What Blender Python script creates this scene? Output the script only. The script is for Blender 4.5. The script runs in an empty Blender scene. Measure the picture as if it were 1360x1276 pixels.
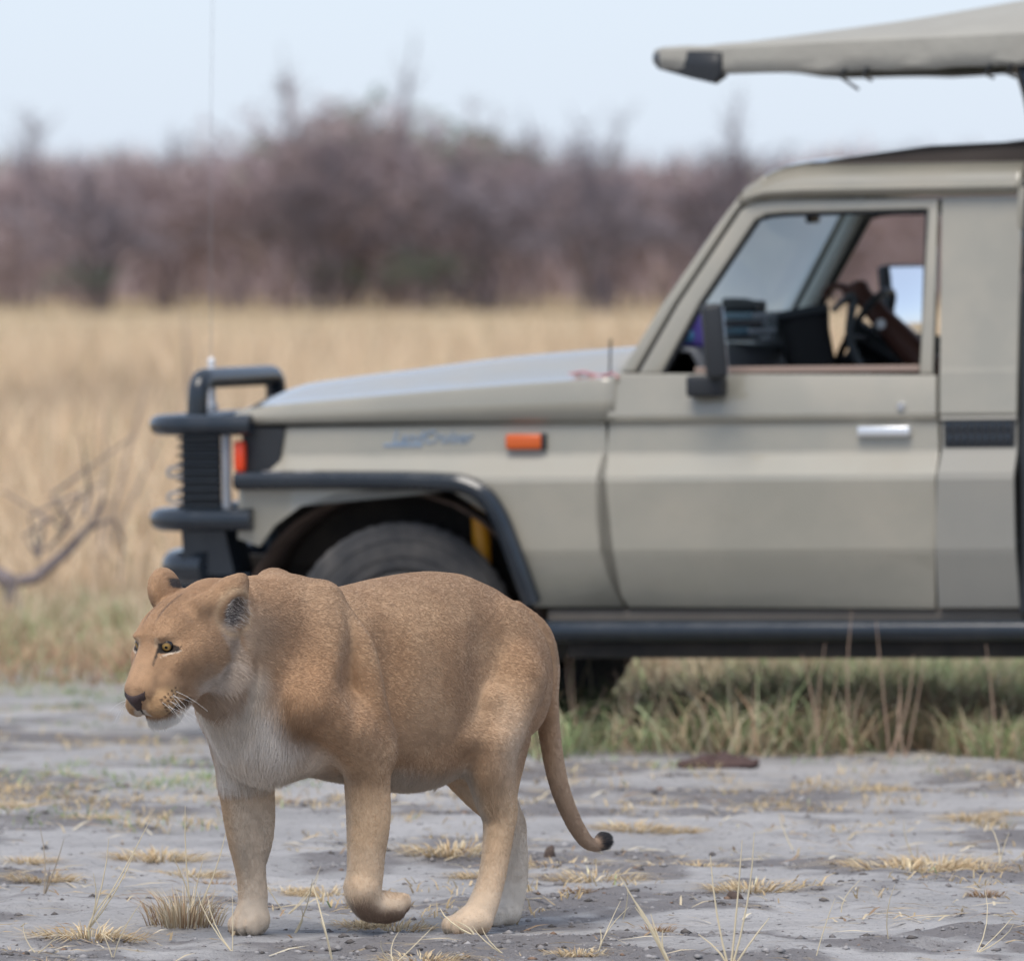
import bpy, bmesh, math, random
import numpy as np
from mathutils import Vector, Matrix

random.seed(7)
RNG = np.random.default_rng(11)
SC = bpy.context.scene
COL = SC.collection
rad = math.radians

# ------------------------------------------------------------------ camera
CAM_H = 2.0
FPX = 14000.0            # focal length in photograph pixels (1360 wide)
cam_d = bpy.data.cameras.new('camera')
cam = bpy.data.objects.new('camera', cam_d)
COL.objects.link(cam)
SC.camera = cam
cam_d.sensor_width = 36.0
cam_d.lens = FPX / 1360.0 * 36.0
cam_d.clip_start = 0.5
cam_d.clip_end = 9000
cam.location = (0, 0, CAM_H)
cam.rotation_euler = (math.pi / 2 - math.atan(403 / FPX), 0, 0)
cam_d.dof.use_dof = True
cam_d.dof.focus_distance = 27.62
cam_d.dof.aperture_fstop = 5.2
SC.render.resolution_x, SC.render.resolution_y = 1024, 960

# ------------------------------------------------------------------ sky, sun, exposure
SUN_EL, SUN_AZ = 62.0, 198.0          # azimuth the light comes from: 0 = +Y, clockwise
world = bpy.data.worlds.new('World')
SC.world = world
world.use_nodes = True
wn, wl = world.node_tree.nodes, world.node_tree.links
wn.clear()
sky = wn.new('ShaderNodeTexSky')
sky.sky_type = 'NISHITA'
sky.sun_disc = False
sky.sun_elevation = rad(SUN_EL)
sky.sun_rotation = rad(SUN_AZ)
sky.altitude = 950
sky.air_density = 1.0
sky.dust_density = 1.0
sky.ozone_density = 1.6
# thin high cloud veil: an even pale layer over the clear sky
veil = wn.new('ShaderNodeMix'); veil.data_type = 'RGBA'
veil.inputs[0].default_value = 0.8
veil.inputs[7].default_value = (2.75, 3.22, 4.10, 1)
wl.new(sky.outputs[0], veil.inputs[6])
bg = wn.new('ShaderNodeBackground')
bg.inputs[1].default_value = 0.1
wl.new(veil.outputs[2], bg.inputs[0])
wo = wn.new('ShaderNodeOutputWorld')
wl.new(bg.outputs[0], wo.inputs[0])

sun_d = bpy.data.lights.new('sun', 'SUN')
sun_d.energy = 1.5
sun_d.angle = rad(34)
sun_d.color = (1.0, 0.93, 0.84)
sun = bpy.data.objects.new('sun', sun_d)
COL.objects.link(sun)
sd = Vector((math.sin(rad(SUN_AZ)) * math.cos(rad(SUN_EL)), math.cos(rad(SUN_AZ)) * math.cos(rad(SUN_EL)), math.sin(rad(SUN_EL))))
sun.rotation_euler = (-sd).to_track_quat('-Z', 'Y').to_euler()

vs = SC.view_settings
vs.view_transform = 'Standard'
vs.look = 'None'
vs.gamma = 1.0
vs.use_curve_mapping = False
vs.exposure = 1.15
SC.cycles.use_denoising = True
SC.cycles.max_bounces = 8
SC.cycles.transparent_max_bounces = 12

# ------------------------------------------------------------------ helpers
def tag(o, label=None, cat=None, group=None, kind=None):
    if label: o['label'] = label
    if cat: o['category'] = cat
    if group: o['group'] = group
    if kind: o['kind'] = kind
    return o

def empty(name, loc=(0, 0, 0), rot=(0, 0, 0)):
    o = bpy.data.objects.new(name, None)
    o.empty_display_size = 0.2
    COL.objects.link(o)
    o.location = loc
    o.rotation_euler = rot
    return o

def link(name, me, mat=None, parent=None):
    o = bpy.data.objects.new(name, me)
    COL.objects.link(o)
    if mat is not None and len(me.materials) == 0: me.materials.append(mat)
    if parent is not None: o.parent = parent
    return o

def smooth_by_angle(me, ang=32):
    me.polygons.foreach_set('use_smooth', np.ones(len(me.polygons), dtype=bool))
    try: me.set_sharp_from_angle(angle=rad(ang))
    except Exception: pass

def mesh_np(name, V, F, col=None):
    """mesh from numpy verts and an (n,3) or (n,4) face array"""
    V = np.asarray(V, np.float32); F = np.asarray(F, np.int32)
    me = bpy.data.meshes.new(name)
    me.vertices.add(len(V)); me.vertices.foreach_set('co', V.ravel())
    k = F.shape[1]
    me.loops.add(F.size); me.loops.foreach_set('vertex_index', F.ravel())
    me.polygons.add(len(F))
    me.polygons.foreach_set('loop_start', np.arange(0, F.size, k, dtype=np.int32))
    me.update(calc_edges=True)
    if col is not None:
        a = me.color_attributes.new('Col', 'FLOAT_COLOR', 'POINT')
        c = np.ones((len(V), 4), np.float32); c[:, :3] = col
        a.data.foreach_set('color', c.ravel())
    return me

class MB:
    """collects plain shapes; build() links them as one mesh object"""
    def __init__(s): s.bm = bmesh.new()
    def box(s, x0, x1, y0, y1, z0, z1, bev=0.0, seg=2, M=None):
        r = bmesh.ops.create_cube(s.bm, size=1.0)
        vs_ = r['verts']
        for v in vs_:
            v.co = Vector((x0 + (v.co.x + .5) * (x1 - x0), y0 + (v.co.y + .5) * (y1 - y0), z0 + (v.co.z + .5) * (z1 - z0)))
        if bev > 0:
            ed = list({e for v in vs_ for e in v.link_edges})
            r2 = bmesh.ops.bevel(s.bm, geom=ed, offset=bev, segments=seg, affect='EDGES', profile=.5)
            vs_ = list({v for f in r2['faces'] for v in f.verts} | {v for v in vs_ if v.is_valid})
        if M is not None: bmesh.ops.transform(s.bm, matrix=M, verts=[v for v in vs_ if v.is_valid])
        return s
    def tube(s, pts, r, seg=10, cap=True, flat=1.0):
        pts = [Vector(p) for p in pts]
        rr = r if hasattr(r, '__len__') else [r] * len(pts)
        rings = []
        up = None
        for i, p in enumerate(pts):
            a = pts[max(i - 1, 0)]; b = pts[min(i + 1, len(pts) - 1)]
            t = (b - a).normalized()
            if up is None:
                up = Vector((0, 0, 1)) if abs(t.z) < .9 else Vector((1, 0, 0))
            n = (up - t * up.dot(t)).normalized(); up = n
            bn = t.cross(n)
            rings.append([s.bm.verts.new(p + n * (math.cos(2 * math.pi * k / seg) * rr[i]) + bn * (math.sin(2 * math.pi * k / seg) * rr[i] * flat)) for k in range(seg)])
        for i in range(len(rings) - 1):
            for k in range(seg):
                s.bm.faces.new((rings[i][k], rings[i][(k + 1) % seg], rings[i + 1][(k + 1) % seg], rings[i + 1][k]))
        if cap:
            s.bm.faces.new(rings[0][::-1]); s.bm.faces.new(rings[-1])
        return s
    def lathe(s, prof, seg=48, axis='Y', c=(0, 0, 0)):
        """prof: (radius, along-axis) pairs"""
        rings = []
        for (r, h) in prof:
            ring = []
            for k in range(seg):
                a = 2 * math.pi * k / seg
                if axis == 'Y': co = (c[0] + r * math.cos(a), c[1] + h, c[2] + r * math.sin(a))
                elif axis == 'Z': co = (c[0] + r * math.cos(a), c[1] + r * math.sin(a), c[2] + h)
                else: co = (c[0] + h, c[1] + r * math.cos(a), c[2] + r * math.sin(a))
                ring.append(s.bm.verts.new(co))
            rings.append(ring)
        for i in range(len(rings) - 1):
            for k in range(seg):
                s.bm.faces.new((rings[i][k], rings[i][(k + 1) % seg], rings[i + 1][(k + 1) % seg], rings[i + 1][k]))
        return s
    def grid(s, P, close_u=False):
        """P[i][j] points"""
        vv = [[s.bm.verts.new(p) for p in row] for row in P]
        for i in range(len(vv) - 1):
            for j in range(len(vv[0]) - 1):
                s.bm.faces.new((vv[i][j], vv[i][j + 1], vv[i + 1][j + 1], vv[i + 1][j]))
        return s
    def prism(s, outline, y0, y1):
        a = [s.bm.verts.new((x, y0, z)) for x, z in outline]
        b = [s.bm.verts.new((x, y1, z)) for x, z in outline]
        n = len(a)
        s.bm.faces.new(a); s.bm.faces.new(b[::-1])
        for i in range(n): s.bm.faces.new((a[i], b[i], b[(i + 1) % n], a[(i + 1) % n]))
        return s
    def sphere(s, c, r, seg=20, rings=12, M=None):
        q = bmesh.ops.create_uvsphere(s.bm, u_segments=seg, v_segments=rings, radius=1.0)
        for v in q['verts']:
            co = Vector((v.co.x * r[0], v.co.y * r[1], v.co.z * r[2]))
            if M is not None: co = M @ co
            v.co = co + Vector(c)
        return s
    def build(s, name, mat, parent=None, ang=32, solid=0.0, offset=-1, recalc=True):
        if recalc: bmesh.ops.recalc_face_normals(s.bm, faces=s.bm.faces[:])
        me = bpy.data.meshes.new(name)
        s.bm.to_mesh(me); s.bm.free()
        smooth_by_angle(me, ang)
        o = link(name, me, mat, parent)
        if solid:
            m = o.modifiers.new('solid', 'SOLIDIFY'); m.thickness = solid; m.offset = offset
        return o

def arc_path(pts, rad_, n=6):
    """polyline with rounded corners"""
    P = [Vector(p) for p in pts]; out = [P[0]]
    for i in range(1, len(P) - 1):
        a, b, c = P[i - 1], P[i], P[i + 1]
        d1, d2 = (a - b), (c - b)
        r = min(rad_, d1.length * .49, d2.length * .49)
        p, q = b + d1.normalized() * r, b + d2.normalized() * r
        for k in range(n + 1):
            t = k / n
            out.append(p * (1 - t) ** 2 + b * 2 * t * (1 - t) + q * t * t)
    out.append(P[-1])
    return out

# value noise for placing and colouring (numpy)
_LAT = np.random.default_rng(5).random((64, 64, 64)).astype(np.float32)
def vnoise(P, scale):
    q = np.asarray(P, np.float32) * scale
    i = np.floor(q).astype(np.int64); f = q - i
    f = f * f * (3 - 2 * f)
    r = 0
    for dx in (0, 1):
        for dy in (0, 1):
            for dz in (0, 1):
                w = (f[:, 0] if dx else 1 - f[:, 0]) * (f[:, 1] if dy else 1 - f[:, 1]) * (f[:, 2] if dz else 1 - f[:, 2])
                r = r + w * _LAT[(i[:, 0] + dx) & 63, (i[:, 1] + dy) & 63, (i[:, 2] + dz) & 63]
    return r
def sstep(a, b, x):
    t = np.clip((x - a) / (b - a), 0, 1)
    return t * t * (3 - 2 * t)

# ------------------------------------------------------------------ materials
MATS = {}
def mat(name, color, rough=.5, metal=0.0, var=0.0, vscale=6.0, bump=0.0, bscale=40.0, spec=.5, dirt=None, dirt_amt=0.0, dscale=3.0, coat=0.0, trans=0.0, ior=1.45):
    if name in MATS: return MATS[name]
    m = bpy.data.materials.new(name); m.use_nodes = True
    nt = m.node_tree; N, L = nt.nodes, nt.links
    b = N['Principled BSDF']
    b.inputs['Roughness'].default_value = rough
    b.inputs['Metallic'].default_value = metal
    b.inputs['Specular IOR Level'].default_value = spec
    b.inputs['Coat Weight'].default_value = coat
    b.inputs['Transmission Weight'].default_value = trans
    b.inputs['IOR'].default_value = ior
    tc = N.new('ShaderNodeTexCoord')
    src = None
    if var > 0:
        n = N.new('ShaderNodeTexNoise'); n.inputs['Scale'].default_value = vscale; n.inputs['Detail'].default_value = 6
        L.new(tc.outputs['Object'], n.inputs['Vector'])
        mx = N.new('ShaderNodeMix'); mx.data_type = 'RGBA'
        mx.inputs[6].default_value = tuple(c * (1 - var) for c in color) + (1,)
        mx.inputs[7].default_value = tuple(min(1, c * (1 + var)) for c in color) + (1,)
        L.new(n.outputs[0], mx.inputs[0]); src = mx.outputs[2]
    if dirt:
        n = N.new('ShaderNodeTexNoise'); n.inputs['Scale'].default_value = dscale; n.inputs['Detail'].default_value = 8; n.inputs['Roughness'].default_value = .65
        L.new(tc.outputs['Object'], n.inputs['Vector'])
        cr = N.new('ShaderNodeMapRange'); cr.inputs[1].default_value = .42; cr.inputs[2].default_value = .72; cr.inputs[4].default_value = dirt_amt
        L.new(n.outputs[0], cr.inputs[0])
        mx = N.new('ShaderNodeMix'); mx.data_type = 'RGBA'
        if src: L.new(src, mx.inputs[6])
        else: mx.inputs[6].default_value = color + (1,)
        mx.inputs[7].default_value = dirt + (1,)
        L.new(cr.outputs[0], mx.inputs[0]); src = mx.outputs[2]
        ra = N.new('ShaderNodeMapRange'); ra.inputs[1].default_value = 0; ra.inputs[2].default_value = 1; ra.inputs[3].default_value = rough; ra.inputs[4].default_value = .85
        L.new(cr.outputs[0], ra.inputs[0]); L.new(ra.outputs[0], b.inputs['Roughness'])
    if src: L.new(src, b.inputs['Base Color'])
    else: b.inputs['Base Color'].default_value = color + (1,)
    if bump > 0:
        n = N.new('ShaderNodeTexNoise'); n.inputs['Scale'].default_value = bscale; n.inputs['Detail'].default_value = 5
        L.new(tc.outputs['Object'], n.inputs['Vector'])
        bp = N.new('ShaderNodeBump'); bp.inputs['Strength'].default_value = bump; bp.inputs['Distance'].default_value = .01
        L.new(n.outputs[0], bp.inputs['Height']); L.new(bp.outputs[0], b.inputs['Normal'])
    MATS[name] = m
    return m

def mat_vcol(name, rough=.8, sub=0.0, trans=0.0, spec=.3):
    m = bpy.data.materials.new(name); m.use_nodes = True
    N, L = m.node_tree.nodes, m.node_tree.links
    b = N['Principled BSDF']
    b.inputs['Roughness'].default_value = rough
    b.inputs['Specular IOR Level'].default_value = spec
    a = N.new('ShaderNodeAttribute'); a.attribute_name = 'Col'
    L.new(a.outputs['Color'], b.inputs['Base Color'])
    if trans > 0:
        out = N['Material Output']
        t = N.new('ShaderNodeBsdfTranslucent'); L.new(a.outputs['Color'], t.inputs[0])
        mx = N.new('ShaderNodeMixShader'); mx.inputs[0].default_value = trans
        L.new(b.outputs[0], mx.inputs[1]); L.new(t.outputs[0], mx.inputs[2]); L.new(mx.outputs[0], out.inputs[0])
    return m

# ================================================================== GROUND
LION_LOC = Vector((-0.36, 28.0, 0.0)); LION_ROT = rad(225)
def lion_world(x, y):
    c, s_ = math.cos(LION_ROT), math.sin(LION_ROT)
    return LION_LOC.x + c * x - s_ * y, LION_LOC.y + s_ * x + c * y

def crumb_mask(P):
    """where the mud crust is broken up into crumbs"""
    q = P * np.array([.75, .8, 1.0])
    return sstep(.46, .68, vnoise(q + 20, 1.5) * .45 + vnoise(q + 33, 4.6) * .35 + vnoise(q + 3, 14.) * .20)

def ground_h(X, Y):
    P = np.stack([X, Y, np.zeros_like(X)], 1)
    fade = sstep(60, 46, Y) * sstep(18, 22, Y) * sstep(9, 6, np.abs(X))
    h = (vnoise(P + 3.3, 1.1) - .5) * .050 + (vnoise(P * np.array([.7, 1, 1]) + 9.1, 3.9) - .5) * .036
    n = vnoise(P + 1.7, 9.0); h += (n - .5) * .022 * (.3 + 1.3 * vnoise(P, 1.5))
    cm = crumb_mask(P)
    h += ((vnoise(P + 5.7, 24.0) - .5) * .018 + (vnoise(P + 15.7, 11.0) - .4) * .012) * cm
    h *= fade
    # trodden flat where the animal stands and where the wheels rest
    hx, hy = lion_world(-.42, 0.0)
    fx, fy = lion_world(.36, -.10)
    h = h * (1 - .85 * np.exp(-(((X - hx) / .38) ** 2 + ((Y - hy) / .5) ** 2)))
    h = h * (1 - .85 * np.exp(-(((X - fx) / .25) ** 2 + ((Y - fy) / .3) ** 2)))
    h += -.024 * np.exp(-(((X - hx) / .45) ** 2 + ((Y - hy) / .7) ** 2))
    h = h * (1 - .8 * np.exp(-(((X - .5) / 2.6) ** 2 + ((Y - 37.2) / 1.6) ** 2)))
    return h

def geo(a, b, n):
    return list(np.geomspace(a, b, n))
gx = np.array([-v for v in geo(3.5, 4000, 26)[::-1][:-1]] + list(np.arange(-3.5, 3.5001, .024)) + geo(3.5, 4000, 26)[1:])
gy = np.array([-4000, -800, -200, -50, -10, 0, 8, 15, 19, 22, 23.5] + list(np.arange(24.4, 34, .026)) + list(np.arange(34, 47, .05)) + geo(47, 8000, 40))
GX, GY = np.meshgrid(gx, gy)
GZ = ground_h(GX.ravel(), GY.ravel())
nx, ny = len(gx), len(gy)
idx = np.arange(nx * ny).reshape(ny, nx)
GF = np.stack([idx[:-1, :-1], idx[:-1, 1:], idx[1:, 1:], idx[1:, :-1]], -1).reshape(-1, 4)
GP = np.stack([GX.ravel(), GY.ravel(), np.zeros(GX.size)], 1)
g_me = mesh_np('ground', np.stack([GX.ravel(), GY.ravel(), GZ], 1), GF, np.repeat(crumb_mask(GP)[:, None], 3, 1))
g_me.polygons.foreach_set('use_smooth', np.ones(len(g_me.polygons), dtype=bool))

def ground_mat():
    m = bpy.data.materials.new('dried_mud'); m.use_nodes = True
    N, L = m.node_tree.nodes, m.node_tree.links
    b = N['Principled BSDF']; b.inputs['Roughness'].default_value = .92; b.inputs['Specular IOR Level'].default_value = .25
    tc = N.new('ShaderNodeTexCoord')
    def noise(s, d=6, r=.6, vec=None):
        n = N.new('ShaderNodeTexNoise'); n.inputs['Scale'].default_value = s; n.inputs['Detail'].default_value = d; n.inputs['Roughness'].default_value = r
        L.new(vec or tc.outputs['Object'], n.inputs['Vector']); return n.outputs[0]
    def ramp(x, a, c):
        r = N.new('ShaderNodeMapRange'); r.interpolation_type = 'SMOOTHSTEP'; r.inputs[1].default_value = a; r.inputs[2].default_value = c
        L.new(x, r.inputs[0]); return r.outputs[0]
    def mix(f, a, c):
        x = N.new('ShaderNodeMix'); x.data_type = 'RGBA'
        L.new(f, x.inputs[0])
        for k, v in ((6, a), (7, c)):
            if isinstance(v, tuple): x.inputs[k].default_value = v + (1,)
            else: L.new(v, x.inputs[k])
        return x.outputs[2]
    mp = N.new('ShaderNodeMapping'); mp.inputs['Scale'].default_value = (.55, 1, 1); L.new(tc.outputs['Object'], mp.inputs[0])
    st = mp.outputs[0]
    c = mix(ramp(noise(1.6, 5, .6, st), .35, .65), (.425, .408, .400), (.555, .533, .520))
    at = N.new('ShaderNodeAttribute'); at.attribute_name = 'Col'
    mk = N.new('ShaderNodeMath'); mk.operation = 'MULTIPLY_ADD'; L.new(noise(9.0, 6, .7, st), mk.inputs[0]); mk.inputs[1].default_value = .9; L.new(at.outputs['Fac'], mk.inputs[2])
    c = mix(ramp(mk.outputs[0], .40, 1.45), c, (.255, .238, .236))
    c = mix(ramp(noise(34.0, 5, .75), .56, .68), c, (.13, .117, .113))
    c = mix(ramp(noise(12.0, 6, .7), .60, .74), c, (.42, .39, .36))
    # thin straw litter lying on the mud
    c = mix(ramp(noise(3.1, 9, .78, st), .575, .68), c, (.56, .44, .28))
    # farther off the ground is covered with dead grass
    sep = N.new('ShaderNodeSeparateXYZ'); L.new(tc.outputs['Object'], sep.inputs[0])
    nz = noise(.8, 5, .6)
    ad = N.new('ShaderNodeMath'); ad.operation = 'MULTIPLY_ADD'; L.new(nz, ad.inputs[0]); ad.inputs[1].default_value = 7.0; L.new(sep.outputs[1], ad.inputs[2])
    far = ramp(ad.outputs[0], 43.5, 47.5)
    straw = mix(ramp(noise(.25, 4), .4, .6), (.44, .325, .19), (.50, .385, .24))
    c = mix(far, c, straw)
    L.new(c, b.inputs['Base Color'])
    h1 = noise(60, 6, .7); h2 = noise(14, 6, .65)
    s1 = N.new('ShaderNodeMath'); s1.operation = 'MULTIPLY_ADD'; L.new(h2, s1.inputs[0]); s1.inputs[1].default_value = 1.6; L.new(h1, s1.inputs[2])
    bp = N.new('ShaderNodeBump'); bp.inputs['Strength'].default_value = 1.0; bp.inputs['Distance'].default_value = .022
    L.new(s1.outputs[0], bp.inputs['Height']); L.new(bp.outputs[0], b.inputs['Normal'])
    return m
ground = tag(link('ground', g_me, ground_mat()), 'cracked grey dried mud with straw litter reaching the grass', 'ground', kind='structure')
del ground['category']

def gz(x, y):
    return float(ground_h(np.array([x], float), np.array([y], float))[0])

# ================================================================== GRASS AND THICKET
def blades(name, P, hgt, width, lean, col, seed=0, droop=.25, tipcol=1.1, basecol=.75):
    """P (n,3) roots; one curved blade each (3 triangles)"""
    r = np.random.default_rng(seed); n = len(P)
    a = r.uniform(0, 2 * np.pi, n); b = a + np.pi / 2 + r.normal(0, .6, n)
    ld = np.stack([np.cos(a), np.sin(a), np.zeros(n)], 1) * (hgt * lean)[:, None]
    wd = np.stack([np.cos(b), np.sin(b), np.zeros(n)], 1) * (width * .5)[:, None]
    up = np.array([0, 0, 1.0])
    mid = P + ld * .42 + up * (hgt * .58)[:, None]
    tip = P + ld * (1 + droop) + up * (hgt * np.sqrt(np.clip(1 - lean ** 2 * .3, .1, 1)))[:, None]
    V = np.stack([P - wd, P + wd, mid - wd * .75, mid + wd * .75, tip], 1).reshape(-1, 3)
    k = np.arange(n)[:, None] * 5
    F = np.concatenate([k + np.array([[0, 1, 3]]), k + np.array([[0, 3, 2]]), k + np.array([[2, 3, 4]])], 0)
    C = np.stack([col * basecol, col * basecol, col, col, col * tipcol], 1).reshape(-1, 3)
    return mesh_np(name, V, F, np.clip(C, 0, .95))
GRASS_M = mat_vcol('grass_blade', .7, trans=.30, spec=.2)

def pick(r, n, cols, w):
    c = np.array(cols)[r.choice(len(cols), n, p=np.array(w) / np.sum(w))]
    return c * r.normal(1, .13, (n, 1)).clip(.6, 1.5)

# tall dead grass filling the plain behind the truck
r = np.random.default_rng(21); n = 120000
gyy = 45 + 58 * r.random(n) ** 1.15; gxx = (r.random(n) - .5) * 2 * (5.5 + .075 * gyy)
P = np.stack([gxx, gyy, np.zeros(n)], 1)
keep = r.random(n) < (.25 + .9 * sstep(.3, .6, vnoise(P, .55))) * sstep(43.5, 52, gyy + 6 * (vnoise(P + 9, .35) - .5))
P = P[keep]; n = len(P)
P[:, 2] = ground_h(P[:, 0], P[:, 1]) - .01
hh = (.30 + .52 * sstep(47, 64, P[:, 1])) * (.6 + .55 * vnoise(P + 4, .4)) * r.uniform(.65, 1.2, n)
cc = pick(r, n, [(.75, .575, .39), (.80, .635, .45), (.66, .49, .315), (.71, .56, .39), (.50, .45, .27)], [4, 4, 2, 2, .5])
dull = sstep(.52, .70, vnoise(P * np.array([1, .35, 1]) + 61, .45))[:, None] * .75
cc = cc * (1 - dull) + np.array([.45, .35, .25]) * dull
hh = hh * (1 - .35 * dull[:, 0])
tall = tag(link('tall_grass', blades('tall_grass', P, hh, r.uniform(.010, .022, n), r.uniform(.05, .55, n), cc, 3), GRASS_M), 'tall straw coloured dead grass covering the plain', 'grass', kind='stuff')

# lower mixed verge: green and dry, under and behind the truck
r = np.random.default_rng(22); n = 240000
gyy = 35.6 + 11.8 * r.random(n) ** 1.6; gxx = -7 + 16 * r.random(n)
P = np.stack([gxx, gyy, np.zeros(n)], 1)
edge = np.where(gxx > .05, 36.50 - .26 * np.clip(gxx, 0, 2.5), 41.0) + np.where(gxx > .05, 1.3, 1.3) * (vnoise(P * np.array([1.0, .25, 1]), 2.2) - .5)
m = sstep(0, .6, gyy - edge) * (.35 + sstep(.30, .60, vnoise(P + 30, 1.6)))
keep = r.random(n) < m * np.where(gxx > .05, 1.0, .85)
P = P[keep]; n = len(P); P[:, 2] = ground_h(P[:, 0], P[:, 1]) - .008
hh = (.06 + .20 * sstep(.25, .70, vnoise(P + 11, 1.6)) * np.where(P[:, 0] > .05, sstep(36.2, 36.75, P[:, 1] + .26 * P[:, 0]) * .65 + .35, .75)) * r.uniform(.6, 1.35, n)
gm = sstep(.36, .55, vnoise(P + 50, 1.3)) * np.where(P[:, 0] > .05, 1, .30)
cg = pick(r, n, [(.24, .32, .14), (.32, .39, .20), (.42, .45, .27)], [2, 3, 2]); cd = pick(r, n, [(.60, .49, .33), (.52, .40, .26), (.66, .57, .41), (.42, .27, .18)], [3, 2, 2, 1.2])
rust = (P[:, 0] < .05) & (P[:, 1] < 43.6) & (r.random(n) < .8)
cd = np.where(rust[:, None], pick(r, n, [(.44, .27, .17), (.36, .21, .13), (.52, .36, .23)], [2, 1, 2]), cd)
cc = np.where((r.random(n) < .15 + .45 * gm)[:, None], cg, cd)
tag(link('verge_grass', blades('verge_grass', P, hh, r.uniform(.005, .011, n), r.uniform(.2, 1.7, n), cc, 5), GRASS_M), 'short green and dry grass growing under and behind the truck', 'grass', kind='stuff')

# thin green and straw stubble on the mud
r = np.random.default_rng(23); n = 110000
gyy = 28.5 + 14 * r.random(n); gxx = -5 + 10.5 * r.random(n)
P = np.stack([gxx, gyy, np.zeros(n)], 1)
lf = np.maximum(sstep(.3, -.6, gxx) * sstep(31.0, 35.0, gyy), .95 * sstep(34.6, 36.0, gyy + .2 * gxx))
patch = vnoise(P * np.array([.6, .30, 1]) + 17, 1.9) * .55 + vnoise(P * np.array([1, .6, 1]) + 3, 6) * .45
keep = r.random(n) < sstep(.61 - .15 * lf, .74 - .14 * lf, patch) * np.where(gyy < 31.5, .7, 1)
P = P[keep]; n = len(P); P[:, 2] = ground_h(P[:, 0], P[:, 1]) - .004
green = r.random(n) < (.85 * sstep(.40, .58, vnoise(P + 70, 1.1)) * np.maximum(sstep(.6, -.5, P[:, 0]), sstep(35.0, 36.0, P[:, 1])) * sstep(31, 33.5, P[:, 1]) + .02)
cc = np.where(green[:, None], pick(r, n, [(.24, .33, .15), (.34, .41, .22)], [1, 1]), pick(r, n, [(.62, .47, .27), (.68, .54, .33), (.50, .36, .20)], [3, 2, 1]))
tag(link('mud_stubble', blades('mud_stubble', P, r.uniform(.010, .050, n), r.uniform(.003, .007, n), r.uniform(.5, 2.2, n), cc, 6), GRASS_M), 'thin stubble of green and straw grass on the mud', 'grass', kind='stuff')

# loose straw lying about, and crumbs of mud
r = np.random.default_rng(24); n = 9000
gyy = 25 + 13 * r.random(n) ** 1.3; gxx = -4 + 8 * r.random(n)
P = np.stack([gxx, gyy, np.zeros(n)], 1); keep = r.random(n) < .12 + .9 * sstep(.5, .7, vnoise(P + 40, 1.7)); P = P[keep]; n = len(P)
L_ = r.uniform(.02, .15, n); a = r.uniform(0, 2 * np.pi, n); w = r.uniform(.0015, .004, n)
d = np.stack([np.cos(a), np.sin(a), np.zeros(n)], 1); q = np.stack([-np.sin(a), np.cos(a), np.zeros(n)], 1)
A, B = P - d * L_[:, None] / 2, P + d * L_[:, None] / 2
A[:, 2] = ground_h(A[:, 0], A[:, 1]) + .004; B[:, 2] = ground_h(B[:, 0], B[:, 1]) + r.uniform(.003, .022, n); Mi = (A + B) / 2; Mi[:, 2] += .004
V = np.stack([A - q * w[:, None], A + q * w[:, None], Mi + q * w[:, None] + np.array([0, 0, .002]), Mi - q * w[:, None], B], 1).reshape(-1, 3)
k = np.arange(n)[:, None] * 5
F = np.concatenate([k + np.array([[0, 1, 2]]), k + np.array([[0, 2, 3]]), k + np.array([[3, 2, 4]])])
cc = np.repeat(pick(r, n, [(.62, .52, .36), (.52, .40, .25), (.36, .25, .16), (.70, .62, .47)], [3, 3, 1.5, 1.5]), 5, 0)
tag(link('straw_litter', mesh_np('straw_litter', V, F, cc.clip(0, .9)), GRASS_M), 'loose straw stalks lying scattered on the mud', 'straw', kind='stuff')
n = 60000
gyy = 25 + 12 * r.random(n) ** 1.3; gxx = -4 + 8 * r.random(n)
P = np.stack([gxx, gyy, np.zeros(n)], 1); keep = r.random(n) < .03 + .9 * crumb_mask(P); P = P[keep]; n = len(P)
P[:, 2] = ground_h(P[:, 0], P[:, 1])
s0 = r.gamma(1.6, .0026, n).clip(.0015, .014)
oct_v = np.array([(1, 0, 0), (0, 1, 0), (-1, 0, 0), (0, -1, 0), (0, 0, 1), (0, 0, -.6), (.6, .6, .5), (-.6, .5, .55)])
V = (P[:, None, :] + oct_v[None] * s0[:, None, None] * r.uniform(.6, 1.3, (n, 8, 3)) * np.array([1.2, 1.2, .75])).reshape(-1, 3)
k = np.arange(n)[:, None] * 8
F = np.concatenate([k + np.array([t]) for t in ((0, 1, 6), (0, 6, 4), (6, 1, 4), (1, 2, 7), (1, 7, 4), (7, 2, 4), (2, 3, 4), (3, 0, 4), (1, 0, 5), (2, 1, 5), (3, 2, 5), (0, 3, 5))])
cc = np.repeat(pick(r, n, [(.20, .185, .18), (.29, .275, .27), (.11, .098, .092), (.20, .13, .09)], [3, 3, 2, .3]), 8, 0)
tag(link('mud_crumbs', mesh_np('mud_crumbs', V, F, cc), mat_vcol('mud_crumb', .95)), 'crumbs of dry mud scattered over the ground', 'clods', kind='stuff')

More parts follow.
